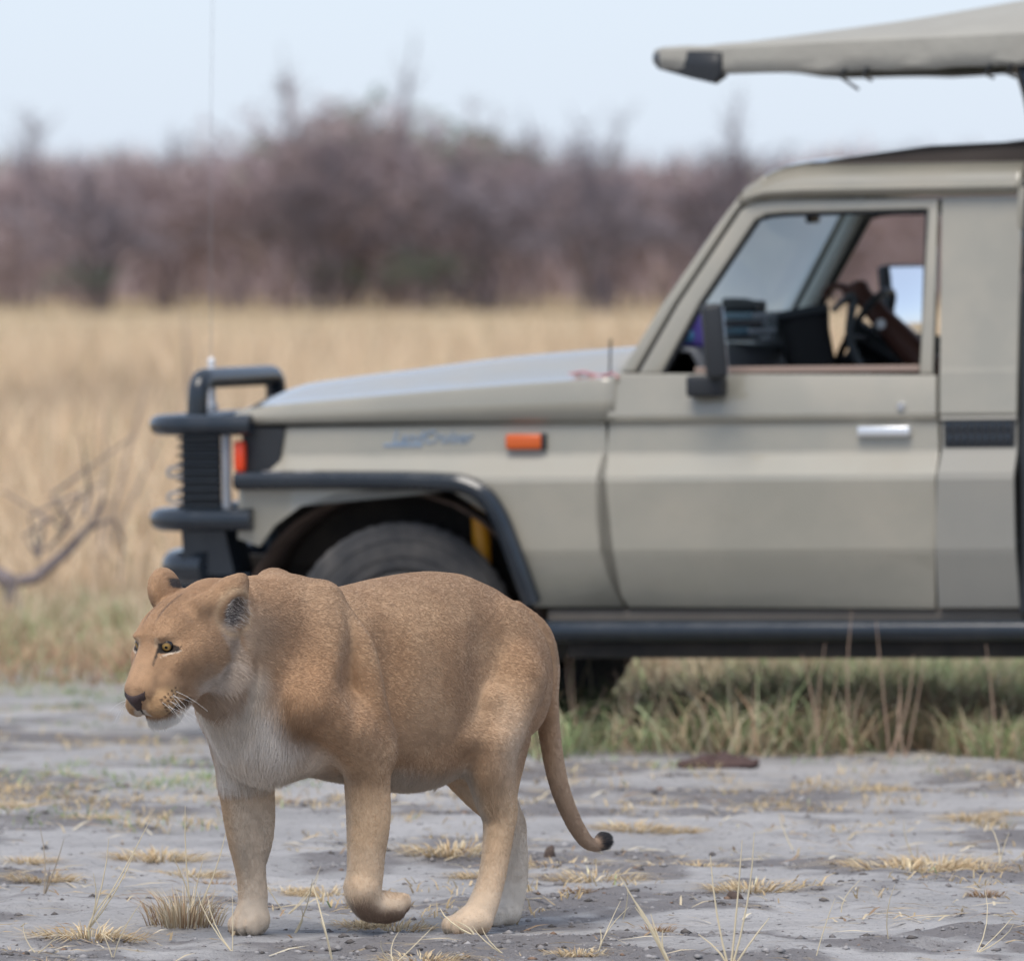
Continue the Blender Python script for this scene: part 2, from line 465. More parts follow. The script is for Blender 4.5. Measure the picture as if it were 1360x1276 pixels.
# ---- thicket of leafless shrubs beyond the grass
TWIG_M = mat_vcol('bare_twig', .9, spec=.15)
def shrub_meshes(seed, h, w, cols, leaf=None):
    r = random.Random(seed); segs = []; tips = []
    def grow(p, d, L_, rad_, lev):
        if lev == 0 or L_ < .06:
            tips.append((p, d)); return
        q = p
        for k in range(3):
            d = (d + Vector((r.gauss(0, .16), r.gauss(0, .16), r.gauss(.02, .10)))).normalized()
            e = q + d * (L_ / 3)
            segs.append((q, e, rad_ * (1 - .12 * k), rad_ * (1 - .12 * (k + 1)), lev)); q = e
            if k > 0 and lev > 1 and r.random() < .75:
                dd = (d + Vector((r.gauss(0, .6), r.gauss(0, .6), r.gauss(.1, .3)))).normalized()
                grow(q, dd, L_ * r.uniform(.45, .7), rad_ * .5, lev - 1)
        for _ in range(r.choice((1, 2, 2))):
            dd = (d + Vector((r.gauss(0, .45), r.gauss(0, .45), r.gauss(.1, .25)))).normalized()
            grow(q, dd, L_ * r.uniform(.6, .8), rad_ * .62, lev - 1)
    for _ in range(7):
        a = r.uniform(0, 6.283); b = Vector((math.cos(a), math.sin(a), 0))
        grow(b * r.uniform(0, w * .16), (b * r.uniform(.1, .55) * w / h + Vector((0, 0, 1))).normalized(), h * r.uniform(.32, .42), r.uniform(.018, .035), 4)
    out = []
    for part in ('stem', 'twig'):
        V, F, C = [], [], []
        for (p, q, ra, rb, lev) in segs:
            if (lev >= 3) != (part == 'stem'): continue
            t = (q - p).normalized(); u = t.orthogonal().normalized(); v = t.cross(u)
            ra_, rb_ = max(ra, .007), max(rb, .006); k = len(V)
            for c, rr in ((p, ra_), (q, rb_)):
                for j in range(3):
                    an = 2.094 * j; V.append(c + u * (math.cos(an) * rr) + v * (math.sin(an) * rr))
            for j in range(3): F.append((k + j, k + (j + 1) % 3, k + 3 + (j + 1) % 3, k + 3 + j))
            cl = np.array(cols[r.randrange(len(cols))]) * r.uniform(.75, 1.2); C += [cl] * 6
        if part == 'twig':
            for (p, d) in tips:
                for _ in range(5):
                    dd = (d + Vector((r.gauss(0, .7), r.gauss(0, .7), r.gauss(0, .5)))).normalized(); L_ = r.uniform(.08, .30); sd_ = dd.orthogonal().normalized() * r.uniform(.006, .014)
                    if leaf and r.random() < .85: sd_ *= 4.5; L_ *= .6
                    k = len(V); V += [p - sd_ * .5, p + sd_ * .5, p + dd * L_ * .6 + sd_, p + dd * L_]; F.append((k, k + 1, k + 2, k + 3))
                    cl = np.array((leaf if leaf and r.random() < .9 else cols)[r.randrange(len(leaf if leaf else cols)) % len(leaf if leaf else cols)]) * r.uniform(.7, 1.25); C += [cl] * 4
        out.append(mesh_np('shrub_' + part, [tuple(v) for v in V], F, np.array(C)))
    return out
MAUVE = [(.335, .260, .268), (.39, .31, .31), (.26, .205, .222), (.42, .33, .31)]
GREY = [(.19, .165, .185), (.15, .135, .155), (.22, .19, .20)]
protos = [shrub_meshes(31 + i, 2.3, 1.7, MAUVE) for i in range(4)]
proto_tall = [shrub_meshes(51 + i, 2.9, 1.9, MAUVE) for i in range(2)]
proto_dark = [shrub_meshes(61, 2.5, .9, GREY)]
proto_green = [shrub_meshes(71, 2.7, 1.6, GREY, leaf=[(.20, .27, .19), (.25, .31, .23), (.16, .21, .15)])]
def shrub(me2, x, y, sc, rz, name, label, group):
    e = empty(name, (x, y, 0), (0, 0, rz)); e.scale = (sc * 1.45, sc * 1.45, sc); tag(e, label, 'shrub', group)
    a_ = link('stems', me2[0], TWIG_M, e); a_['kind'] = 'stuff'; a_ = link('twigs', me2[1], TWIG_M, e); a_['kind'] = 'stuff'
rr = random.Random(9)
for row, (yy, n_, span) in enumerate(((160, 17, 11.3), (168, 19, 12.6))):
    for i in range(n_):
        x = -span + 2 * span * (i + .5) / n_ + rr.uniform(-.3, .3)
        shrub(protos[rr.randrange(4)], x, yy + rr.uniform(-1.6, 1.6), rr.uniform(.84, 1.02), rr.uniform(0, 6.28), 'bare_shrub', 'leafless mauve brown shrub of the thicket beyond the tall grass', 'leafless shrubs of the thicket')
for x, y, k, sc in ((-3.35, 158, 0, 1.04), (-2.4, 161, 1, 1.10), (-1.55, 160, 0, 1.03), (-.7, 163, 1, 1.04)):
    shrub(proto_tall[k], x, y, sc, x * 3, 'bare_shrub', 'taller leafless shrub in the clump rising above the thicket', 'taller shrubs rising above the thicket')
shrub(proto_dark[0], 1.22, 155, 1.02, .4, 'bare_shrub', 'narrow dark grey dead shrub standing in front of the thicket', None)
for x, y, sc in ((-6.1, 157, .85), (-2.9, 156, 1.0), (-.4, 157, .92), (3.0, 157, .95)):
    shrub(proto_dark[0], x, y, sc, x, 'bare_shrub', 'dark grey twiggy shrub among the mauve brown shrubs', 'dark grey shrubs in the thicket')
shrub(proto_green[0], -1.35, 172, 1.16, 0, 'leafy_shrub', 'only green leafed shrub top showing above the bare thicket', None)
for x, y, sc in ((-2.6, 156, .30), (-1.1, 156, .34), (-6.2, 157, .28)):
    shrub(proto_green[0], x, y, sc, x, 'leafy_shrub', 'low green leafed bush at the foot of the thicket', 'low green bushes at the foot of the thicket')
# the mass of twigs behind them
r = np.random.default_rng(33); n = 70000
gxx = (r.random(n) - .5) * 66; gyy = 171 + 22 * r.random(n)
top = 2.15 + .5 * vnoise(np.stack([gxx, gyy * .2, gxx * 0], 1), .7) + .55 * np.exp(-((gxx + 2.2) / 2.0) ** 2)
P = np.stack([gxx, gyy, np.zeros(n)], 1)
hz = top * r.uniform(0, 1, n) ** .8
P[:, 2] = np.maximum(hz - .45, 0)
P[:, 0] += .0
cc = pick(r, n, MAUVE + [(.17, .20, .13)], [3, 3, 3, 2, .4])
tag(link('thicket', blades('thicket', P, r.uniform(.3, .75, n), r.uniform(.03, .075, n), r.uniform(.1, .9, n), cc, 8, basecol=1.0, tipcol=1.0), TWIG_M), 'dense mauve brown mass of bare thicket along the horizon', 'thicket', kind='stuff')
# long bare saplings that stand clear of the thicket top
def sapling(x, y, h, lean, seed, label):
    q = random.Random(seed); e = empty('bare_sapling', (x, y, 0)); tag(e, label, 'sapling', 'bare saplings rising out of the thicket')
    V = []
    mb = MB(); pts = [(lean * h * t * t + q.gauss(0, .02), q.gauss(0, .02), h * t) for t in np.linspace(0, 1, 7)]
    mb.tube(pts, [.05, .045, .04, .035, .028, .02, .008], 5); mb.build('trunk', mat('sapling_bark', (.17, .14, .15), .9), e)
    mb = MB()
    for k in range(26):
        t = q.uniform(.45, .98); i = min(int(t * 6), 5); p = Vector(pts[i]).lerp(Vector(pts[i + 1]), t * 6 - i)
        d = Vector((q.gauss(0, .7), q.gauss(0, .7), q.uniform(.3, 1.1))).normalized(); L_ = q.uniform(.3, .8) * (1.2 - t * .6)
        mb.tube([p, p + d * L_ * .5, p + d * L_ + Vector((0, 0, .08))], [.014, .010, .004], 4)
    a_ = mb.build('twigs', MATS['sapling_bark'], e); a_['kind'] = 'stuff'
for k, (x, y, h, ln_) in enumerate(((-1.95, 160, 4.0, .12), (-1.65, 161, 3.7, .02), (-3.3, 159, 3.6, -.03), (-3.55, 160, 3.3, .05), (-7.5, 162, 2.9, .03), (-7.2, 160, 2.75, 0), (1.45, 157, 2.9, .06), (1.2, 158, 2.8, -.05), (3.2, 161, 3.2, .08), (3.5, 160, 2.9, -.04), (-5.2, 160, 2.6, .04), (.3, 161, 2.8, 0))):
    sapling(x, y, h, ln_, 200 + k, 'thin leafless sapling whose tip rises above the bare thicket')

# ================================================================== SDF BODY BUILDER (people and animals)
class Field:
    def __init__(s, xs, ys, zs):
        s.ax = [np.asarray(a, np.float32) for a in (xs, ys, zs)]
        s.D = np.full([len(a) for a in s.ax], .5, np.float32)
    def _box(s, lo, hi):
        sl = []
        for a, l, h in zip(s.ax, lo, hi):
            i0 = max(int(np.searchsorted(a, l)) - 1, 0); i1 = min(int(np.searchsorted(a, h)) + 1, len(a))
            sl.append(slice(i0, max(i1, i0 + 1)))
        return tuple(sl)
    def _pts(s, sl):
        return np.meshgrid(*[a[q] for a, q in zip(s.ax, sl)], indexing='ij', sparse=True)
    def _add(s, sl, d, k, sub=False):
        D = s.D[sl]
        if sub:
            d = -d
            h = np.maximum(k - np.abs(D - d), 0) / k
            s.D[sl] = np.maximum(D, d) + h * h * k * .25
        else:
            h = np.maximum(k - np.abs(D - d), 0) / k
            s.D[sl] = np.minimum(D, d) - h * h * k * .25
    def ell(s, c, r, k=.03, R=None, sub=False):
        c = np.asarray(c, float); r = np.asarray(r, float)
        m = max(r) + k + .03
        sl = s._box(c - m, c + m); X, Y, Z = s._pts(sl)
        x, y, z = X - c[0], Y - c[1], Z - c[2]
        if R is not None:
            R = np.asarray(R, float)
            x, y, z = (x * R[0, 0] + y * R[1, 0] + z * R[2, 0], x * R[0, 1] + y * R[1, 1] + z * R[2, 1], x * R[0, 2] + y * R[1, 2] + z * R[2, 2])
        k0 = np.sqrt((x / r[0]) ** 2 + (y / r[1]) ** 2 + (z / r[2]) ** 2)
        k1 = np.sqrt((x / r[0] ** 2) ** 2 + (y / r[1] ** 2) ** 2 + (z / r[2] ** 2) ** 2)
        s._add(sl, k0 * (k0 - 1) / np.maximum(k1, 1e-6), k, sub)
    def cone(s, a, b, ra, rb, k=.03, sub=False):
        a = np.asarray(a, float); b = np.asarray(b, float)
        m = max(ra, rb) + k + .03
        sl = s._box(np.minimum(a, b) - m, np.maximum(a, b) + m); X, Y, Z = s._pts(sl)
        ab = b - a; L2 = max((ab ** 2).sum(), 1e-9)
        t = np.clip(((X - a[0]) * ab[0] + (Y - a[1]) * ab[1] + (Z - a[2]) * ab[2]) / L2, 0, 1)
        d = np.sqrt((X - a[0] - t * ab[0]) ** 2 + (Y - a[1] - t * ab[1]) ** 2 + (Z - a[2] - t * ab[2]) ** 2) - (ra + t * (rb - ra))
        s._add(sl, d, k, sub)
    def chain(s, pts, k=.03):
        """a limb: one hard union of tapered pieces, then blended into the field as a whole"""
        P = np.array([p for p, r in pts], float); R_ = np.array([r for p, r in pts], float)
        # resample along a smooth curve so that the taper has no rings
        n = len(P); t0 = np.arange(n); tt = np.linspace(0, n - 1, (n - 1) * 5 + 1)
        def cr(A):
            out = []
            for t in tt:
                i = min(int(t), n - 2); f_ = t - i
                p0, p1, p2, p3 = A[max(i - 1, 0)], A[i], A[i + 1], A[min(i + 2, n - 1)]
                out.append(.5 * (2 * p1 + (p2 - p0) * f_ + (2 * p0 - 5 * p1 + 4 * p2 - p3) * f_ ** 2 + (3 * p1 - p0 - 3 * p2 + p3) * f_ ** 3))
            return np.array(out)
        Q, q = cr(P), cr(R_)
        m = q.max() + k + .03
        sl = s._box(Q.min(0) - m, Q.max(0) + m); X, Y, Z = s._pts(sl)
        D = None
        for a, b, ra, rb in zip(Q[:-1], Q[1:], q[:-1], q[1:]):
            ab = b - a; L2 = max((ab ** 2).sum(), 1e-9)
            t = np.clip(((X - a[0]) * ab[0] + (Y - a[1]) * ab[1] + (Z - a[2]) * ab[2]) / L2, 0, 1)
            d = np.sqrt((X - a[0] - t * ab[0]) ** 2 + (Y - a[1] - t * ab[1]) ** 2 + (Z - a[2] - t * ab[2]) ** 2) - (ra + t * (rb - ra))
            D = d if D is None else np.minimum(D, d)
        s._add(sl, D, k)
    def loft(s, secs, k=.04, ex=2.3):
        """secs: x, top, bottom, half width"""
        S = np.asarray(sorted(secs), float)
        lo = (S[0, 0] - .05, -S[:, 3].max() - .08, S[:, 2].min() - .08); hi = (S[-1, 0] + .05, S[:, 3].max() + .08, S[:, 1].max() + .08)
        sl = s._box(lo, hi); X, Y, Z = s._pts(sl)
        xx = np.linspace(S[0, 0], S[-1, 0], 200)
        def ip(c):   # smoothed interpolation
            v = np.interp(xx, S[:, 0], S[:, c]); kk = np.hanning(15); kk /= kk.sum()
            v = np.convolve(np.pad(v, 7, mode='edge'), kk, mode='valid')
            return np.interp(X, xx, v)
        t, bt, hw = ip(1), ip(2), ip(3)
        zc, hh = (t + bt) / 2, (t - bt) / 2
        q = (np.abs(Y / hw) ** ex + np.abs((Z - zc) / hh) ** ex) ** (1 / ex)
        d = (q - 1) * np.minimum(hw, hh)
        d = np.maximum(d, np.maximum(S[0, 0] - X, X - S[-1, 0]))
        s._add(sl, d, k)
    def mesh(s):
        """naive surface nets"""
        D = s.D; nx_, ny_, nz_ = D.shape
        ins = D < 0
        c = np.zeros((nx_ - 1, ny_ - 1, nz_ - 1), np.int8)
        for i in (0, 1):
            for j in (0, 1):
                for k in (0, 1): c += ins[i:nx_ - 1 + i, j:ny_ - 1 + j, k:nz_ - 1 + k]
        act = (c > 0) & (c < 8)
        I, J, K = np.nonzero(act)
        vid = np.full(act.shape, -1, np.int32); vid[I, J, K] = np.arange(len(I))
        acc = np.zeros((len(I), 3)); cnt = np.zeros(len(I))
        ax = s.ax
        corners = [(i, j, k) for i in (0, 1) for j in (0, 1) for k in (0, 1)]
        for p in corners:
            for d in range(3):
                if p[d]: continue
                q = list(p); q[d] = 1
                d0 = D[I + p[0], J + p[1], K + p[2]]; d1 = D[I + q[0], J + q[1], K + q[2]]
                m = (d0 < 0) != (d1 < 0)
                t = np.where(m, d0 / np.where(m, d0 - d1, 1), 0)
                P0 = np.stack([ax[0][I + p[0]], ax[1][J + p[1]], ax[2][K + p[2]]], 1)
                P1 = np.stack([ax[0][I + q[0]], ax[1][J + q[1]], ax[2][K + q[2]]], 1)
                acc[m] += (P0 + (P1 - P0) * t[:, None])[m]; cnt[m] += 1
        V = acc / cnt[:, None]
        F = []
        def quads(sx, a, b, c_, d_, flip):
            m = (a >= 0) & (b >= 0) & (c_ >= 0) & (d_ >= 0) & sx
            q = np.stack([a[m], b[m], c_[m], d_[m]], 1); fl = flip[m]
            q[fl] = q[fl][:, ::-1]
            F.append(q)
        cx = ins[:-1, 1:-1, 1:-1] != ins[1:, 1:-1, 1:-1]
        quads(cx, vid[:, :-1, :-1], vid[:, 1:, :-1], vid[:, 1:, 1:], vid[:, :-1, 1:], ins[1:, 1:-1, 1:-1])
        cy = ins[1:-1, :-1, 1:-1] != ins[1:-1, 1:, 1:-1]
        quads(cy, vid[:-1, :, :-1], vid[:-1, :, 1:], vid[1:, :, 1:], vid[1:, :, :-1], ins[1:-1, 1:, 1:-1])
        cz = ins[1:-1, 1:-1, :-1] != ins[1:-1, 1:-1, 1:]
        quads(cz, vid[:-1, :-1, :], vid[1:, :-1, :], vid[1:, 1:, :], vid[:-1, 1:, :], ins[1:-1, 1:-1, 1:])
        F = np.concatenate(F)
        # keep the largest connected piece, relax once
        E_ = np.concatenate([F[:, [0, 1]], F[:, [1, 2]], F[:, [2, 3]], F[:, [3, 0]]])
        lab = np.arange(len(V))
        for _ in range(400):
            m = np.minimum(lab[E_[:, 0]], lab[E_[:, 1]]); old = lab.copy()
            np.minimum.at(lab, E_[:, 0], m); np.minimum.at(lab, E_[:, 1], m)
            lab = lab[lab]
            if (lab == old).all(): break
        big = np.bincount(lab).argmax()
        keep = lab == big
        F = F[keep[F[:, 0]]]
        new = np.cumsum(keep) - 1
        F = new[F]; V = V[keep]
        for w in (.5, .5):
            sm = np.zeros_like(V); ct = np.zeros(len(V))
            for a, b in ((0, 1), (1, 2), (2, 3), (3, 0)):
                np.add.at(sm, F[:, a], V[F[:, b]]); np.add.at(ct, F[:, a], 1)
            V = V * (1 - w) + w * sm / ct[:, None]
        return V, F

# ================================================================== LIONESS
HEAD_E = np.array([.834, .022, .782])          # point between the eyes, body frame
HY, HP = rad(5), rad(28)
_F = np.array([math.cos(HP) * math.cos(HY), math.cos(HP) * math.sin(HY), -math.sin(HP)])
_Lf = np.array([-math.sin(HY), math.cos(HY), 0.0])
_U = np.cross(_F, _Lf)
HR = np.stack([_F, _Lf, _U], 1)                # head axes as columns
def H(x, y, z): return HEAD_E + HR @ np.array([x, y, z])

def rot_xyz(rx, ry, rz):
    return np.array(Matrix.Rotation(rz, 3, 'Z') @ Matrix.Rotation(ry, 3, 'Y') @ Matrix.Rotation(rx, 3, 'X'))

TAIL = [((-.52, 0, .83), .030), ((-.600, 0, .765), .042), ((-.640, .0, .68), .036), ((-.640, .003, .59), .031), ((-.650, .005, .485), .029), ((-.678, .008, .365), .026),
        ((-.725, .01, .27), .023), ((-.775, .01, .208), .020), ((-.815, .01, .188), .017), ((-.848, .01, .196), .017)]

def build_lioness():
    xs = np.concatenate([np.arange(-.95, .56, .0065), np.arange(.56, 1.02, .0034)])
    ys = np.concatenate([np.arange(-.27, .27, .0058)])
    zs = np.concatenate([np.arange(-.06, .55, .0058), np.arange(.55, 1.06, .0042)])
    f = Field(xs, ys, zs)
    # ---- trunk
    f.loft([(-.590, .74, .66, .045), (-.565, .785, .62, .070), (-.515, .832, .57, .098), (-.42, .897, .51, .124), (-.30, .938, .475, .143), (-.20, .947, .42, .160),
            (-.12, .944, .392, .174), (0, .932, .388, .171), (.12, .914, .400, .150), (.25, .916, .420, .145), (.36, .925, .44, .138), (.45, .90, .49, .110), (.50, .86, .55, .07)], ex=2.25)
    f.ell((.37, 0, .640), (.160, .140, .220), k=.06)                     # rib cage / breast
    f.ell((.44, -.01, .56), (.085, .105, .125), k=.05)                   # chest ruff
    # ---- neck
    f.cone((.36, 0, .765), (.60, .005, .82), .160, .114, k=.06)
    f.cone((.42, 0, .64), (.64, .015, .735), .140, .094, k=.06)
    f.cone((.32, 0, .86), (.60, .0, .858), .080, .083, k=.05)
    # ---- right shoulder carries the weight, blade pushed up
    f.chain([((.31, -.075, .915), .052), ((.36, -.112, .78), .072), ((.425, -.122, .61), .082)], k=.035)
    f.chain([((.425, -.122, .61), .082), ((.375, -.118, .48), .082), ((.372, -.112, .39), .073), ((.372, -.11, .28), .056), ((.358, -.11, .17), .040), ((.350, -.11, .10), .039), ((.355, -.11, .05), .041)], k=.03)
    f.ell((.300, -.125, .52), (.075, .055, .09), k=.05)
    f.ell((.356, -.11, .036), (.052, .046, .040), k=.02)
    for dy in (-.037, -.013, .013, .037):
        f.ell((.398 - abs(dy) * .5, -.11 + dy * .92, .026), (.030, .0130, .027), k=.004)
    # ---- left shoulder, fore leg swinging through with the paw folded back
    f.chain([((.268, .080, .888), .044), ((.33, .132, .76), .068), ((.395, .138, .62), .074)], k=.045)
    f.chain([((.262, .092, .872), .036), ((.208, .152, .76), .040), ((.175, .160, .62), .055), ((.150, .148, .50), .060)], k=.018)   # shoulder edge
    f.chain([((.390, .134, .63), .076), ((.27, .145, .56), .083), ((.180, .140, .46), .066), ((.166, .132, .38), .057), ((.163, .130, .28), .053), ((.166, .128, .18), .0485), ((.172, .128, .115), .047), ((.150, .128, .078), .042), ((.100, .128, .070), .036)], k=.028)
    f.ell((.088, .128, .072), (.056, .050, .039), k=.02, R=rot_xyz(0, rad(-14), 0))
    for dy in (-.033, -.011, .011, .033):
        f.ell((.044 + abs(dy) * .4, .128 + dy, .084), (.027, .0135, .025), k=.004, R=rot_xyz(0, rad(-18), 0))
    # ---- haunches
    f.ell((-.425, .078, .675), (.130, .072, .190), k=.030, R=rot_xyz(0, rad(14), 0))
    f.ell((-.445, -.078, .68), (.132, .072, .190), k=.03, R=rot_xyz(0, rad(10), 0))
    f.ell((-.510, .048, .66), (.076, .058, .14), k=.04)
    f.ell((-.510, -.050, .66), (.076, .060, .14), k=.04)
    # left hind leg, planted forward
    f.chain([((-.40, .104, .66), .098), ((-.325, .120, .54), .087), ((-.308, .117, .45), .073), ((-.328, .112, .36), .056), ((-.350, .110, .285), .0445), ((-.340, .11, .20), .038), ((-.318, .11, .115), .0365), ((-.285, .11, .05), .041), ((-.255, .11, .02), .040)], k=.03)
    f.cone((-.405, .11, .50), (-.375, .11, .32), .046, .022, k=.03)       # hamstring to hock
    f.ell((-.240, .11, .012), (.062, .051, .036), k=.02)
    for dy in (-.036, -.0125, .0125, .036):
        f.ell((-.184 - abs(dy) * .5, .11 + dy, .006), (.032, .0138, .026), k=.004)
    # right hind leg, trailing
    f.chain([((-.46, -.098, .64), .098), ((-.405, -.116, .53), .085), ((-.40, -.114, .45), .068), ((-.49, -.108, .345), .050), ((-.592, -.102, .258), .040), ((-.616, -.10, .18), .037), ((-.614, -.10, .09), .038), ((-.590, -.10, .02), .041)], k=.03)
    f.cone((-.54, -.10, .46), (-.608, -.10, .28), .042, .020, k=.03)
    f.ell((-.556, -.10, .008), (.059, .049, .034), k=.02)
    for dy in (-.034, -.0115, .0115, .034):
        f.ell((-.500 - abs(dy) * .5, -.10 + dy, .002), (.031, .0132, .025), k=.004)
    f.ell((.298, -.112, .455), (.036, .034, .045), k=.03); f.ell((.335, -.085, .30), (.030, .026, .085), k=.03)
    f.ell((.118, .140, .475), (.036, .036, .048), k=.03); f.ell((.150, .155, .33), (.032, .026, .09), k=.03)
    f.ell((.190, .128, .125), (.030, .044, .030), k=.02)
    f.ell((-.372, .108, .295), (.026, .030, .034), k=.02); f.ell((-.620, -.10, .245), (.024, .028, .034), k=.02)
    # flank fold and belly
    f.cone((-.30, .120, .56), (-.20, .13, .50), .026, .020, k=.06)
    f.ell((-.13, 0, .45), (.17, .12, .075), k=.05)
    # hollows between the muscle groups
    for sy in (1, -1):
        f.ell((.105, sy * .200, .735), (.045, .050, .150), k=.06, sub=True)
        f.ell((-.270, sy * .198, .69), (.055, .052, .140), k=.07, sub=True)
        f.ell((.455, sy * .195, .800), (.060, .045, .090), k=.07, sub=True)
        f.ell((.275, sy * .235, .690), (.030, .040, .100), k=.06, sub=True)
        f.cone((-.300, sy * .130, .60), (-.345, sy * .132, .50), .036, .040, k=.03)
    f.ell((-.15, .075, .388), (.007, .007, .012), k=.006)                      # teat
    # ---- tail
    f.chain(TAIL, k=.02)
    f.ell((-.850, .01, .200), (.026, .022, .022), k=.012)
    # ---- head
    f.ell(H(-.125, 0, -.018), (.120, .094, .086), k=.03, R=HR)
    f.ell(H(-.060, 0, .014), (.070, .072, .046), k=.03, R=HR)
    for s_ in (-1, 1):
        f.ell(H(-.045, s_ * .064, -.048), (.066, .040, .044), k=.03, R=HR)      # cheek bone
        f.ell(H(-.095, s_ * .064, -.078), (.072, .048, .066), k=.035, R=HR)     # jaw muscle
        f.ell(H(.000, s_ * .046, -.085), (.070, .031, .048), k=.03, R=HR)
    f.ell(H(-.13, 0, -.085), (.08, .072, .070), k=.04, R=HR)
    for s_ in (-1, 1):
        f.cone(H(-.040, s_ * .016, .000), H(.098, s_ * .0175, -.073), .040, .0265, k=.02)    # broad nose bridge
    f.ell(H(.058, 0, -.113), (.066, .058, .049), k=.025, R=HR)
    for s_ in (-1, 1):
        f.ell(H(.074, s_ * .033, -.124), (.048, .036, .036), k=.010, R=HR)
        f.cone(H(.040, s_ * .022, -.168), H(-.085, s_ * .055, -.130), .024, .034, k=.025)
        f.ell(H(-.014, s_ * .037, .0195), (.030, .017, .0065), k=.022, R=HR @ rot_xyz(0, rad(-26), rad(s_ * 24)))   # brow
    f.ell(H(.046, 0, -.179), (.046, .039, .028), k=.02, R=HR)                   # chin
    f.ell(H(.106, 0, -.088), (.022, .033, .022), k=.015, R=HR)                  # nose block
    for s_ in (-1, 1):
        f.ell(H(.013, s_ * .058, -.0018), (.028, .018, .0094), k=.005, R=HR @ rot_xyz(0, rad(-26), rad(s_ * 30)), sub=True)
    # mouth line
    for s_ in (-1, 1):
        f.cone(H(.110, s_ * .004, -.150), H(.080, s_ * .048, -.159), .0035, .004, k=.010, sub=True)
        f.cone(H(.080, s_ * .052, -.159), H(.012, s_ * .064, -.158), .004, .006, k=.010, sub=True)
    f.cone(H(.124, 0, -.112), H(.113, 0, -.150), .003, .003, k=.008, sub=True)
    for s_ in (-1, 1):                                                          # groove behind the jaw
        f.cone((.590, s_ * .140, .835), (.668, s_ * .105, .668), .014, .018, k=.035, sub=True)
    # ---- ears, turned out to the sides
    ear_R = np.array(Matrix.Rotation(rad(-16), 3, 'X') @ Matrix.Rotation(rad(-30), 3, 'Y'))
    f.ell((.640, .102, .880), (.056, .033, .060), k=.02, R=ear_R)
    f.ell((.606, .104, .935), (.030, .021, .034), k=.03, R=ear_R)
    f.cone((.640, .100, .925), (.725, .082, .882), .028, .022, k=.03)
    f.ell((.628, .140, .866), (.042, .036, .046), k=.012, R=ear_R, sub=True)
    ear_L = np.array(Matrix.Rotation(rad(16), 3, 'X') @ Matrix.Rotation(rad(-8), 3, 'Y'))
    f.ell((.684, -.092, .916), (.052, .033, .064), k=.022, R=ear_L)
    f.ell((.676, -.124, .918), (.044, .030, .052), k=.012, R=ear_L, sub=True)
    return f.mesh()

LV, LF_ = build_lioness()

def head_coords(P): return (P - HEAD_E) @ HR

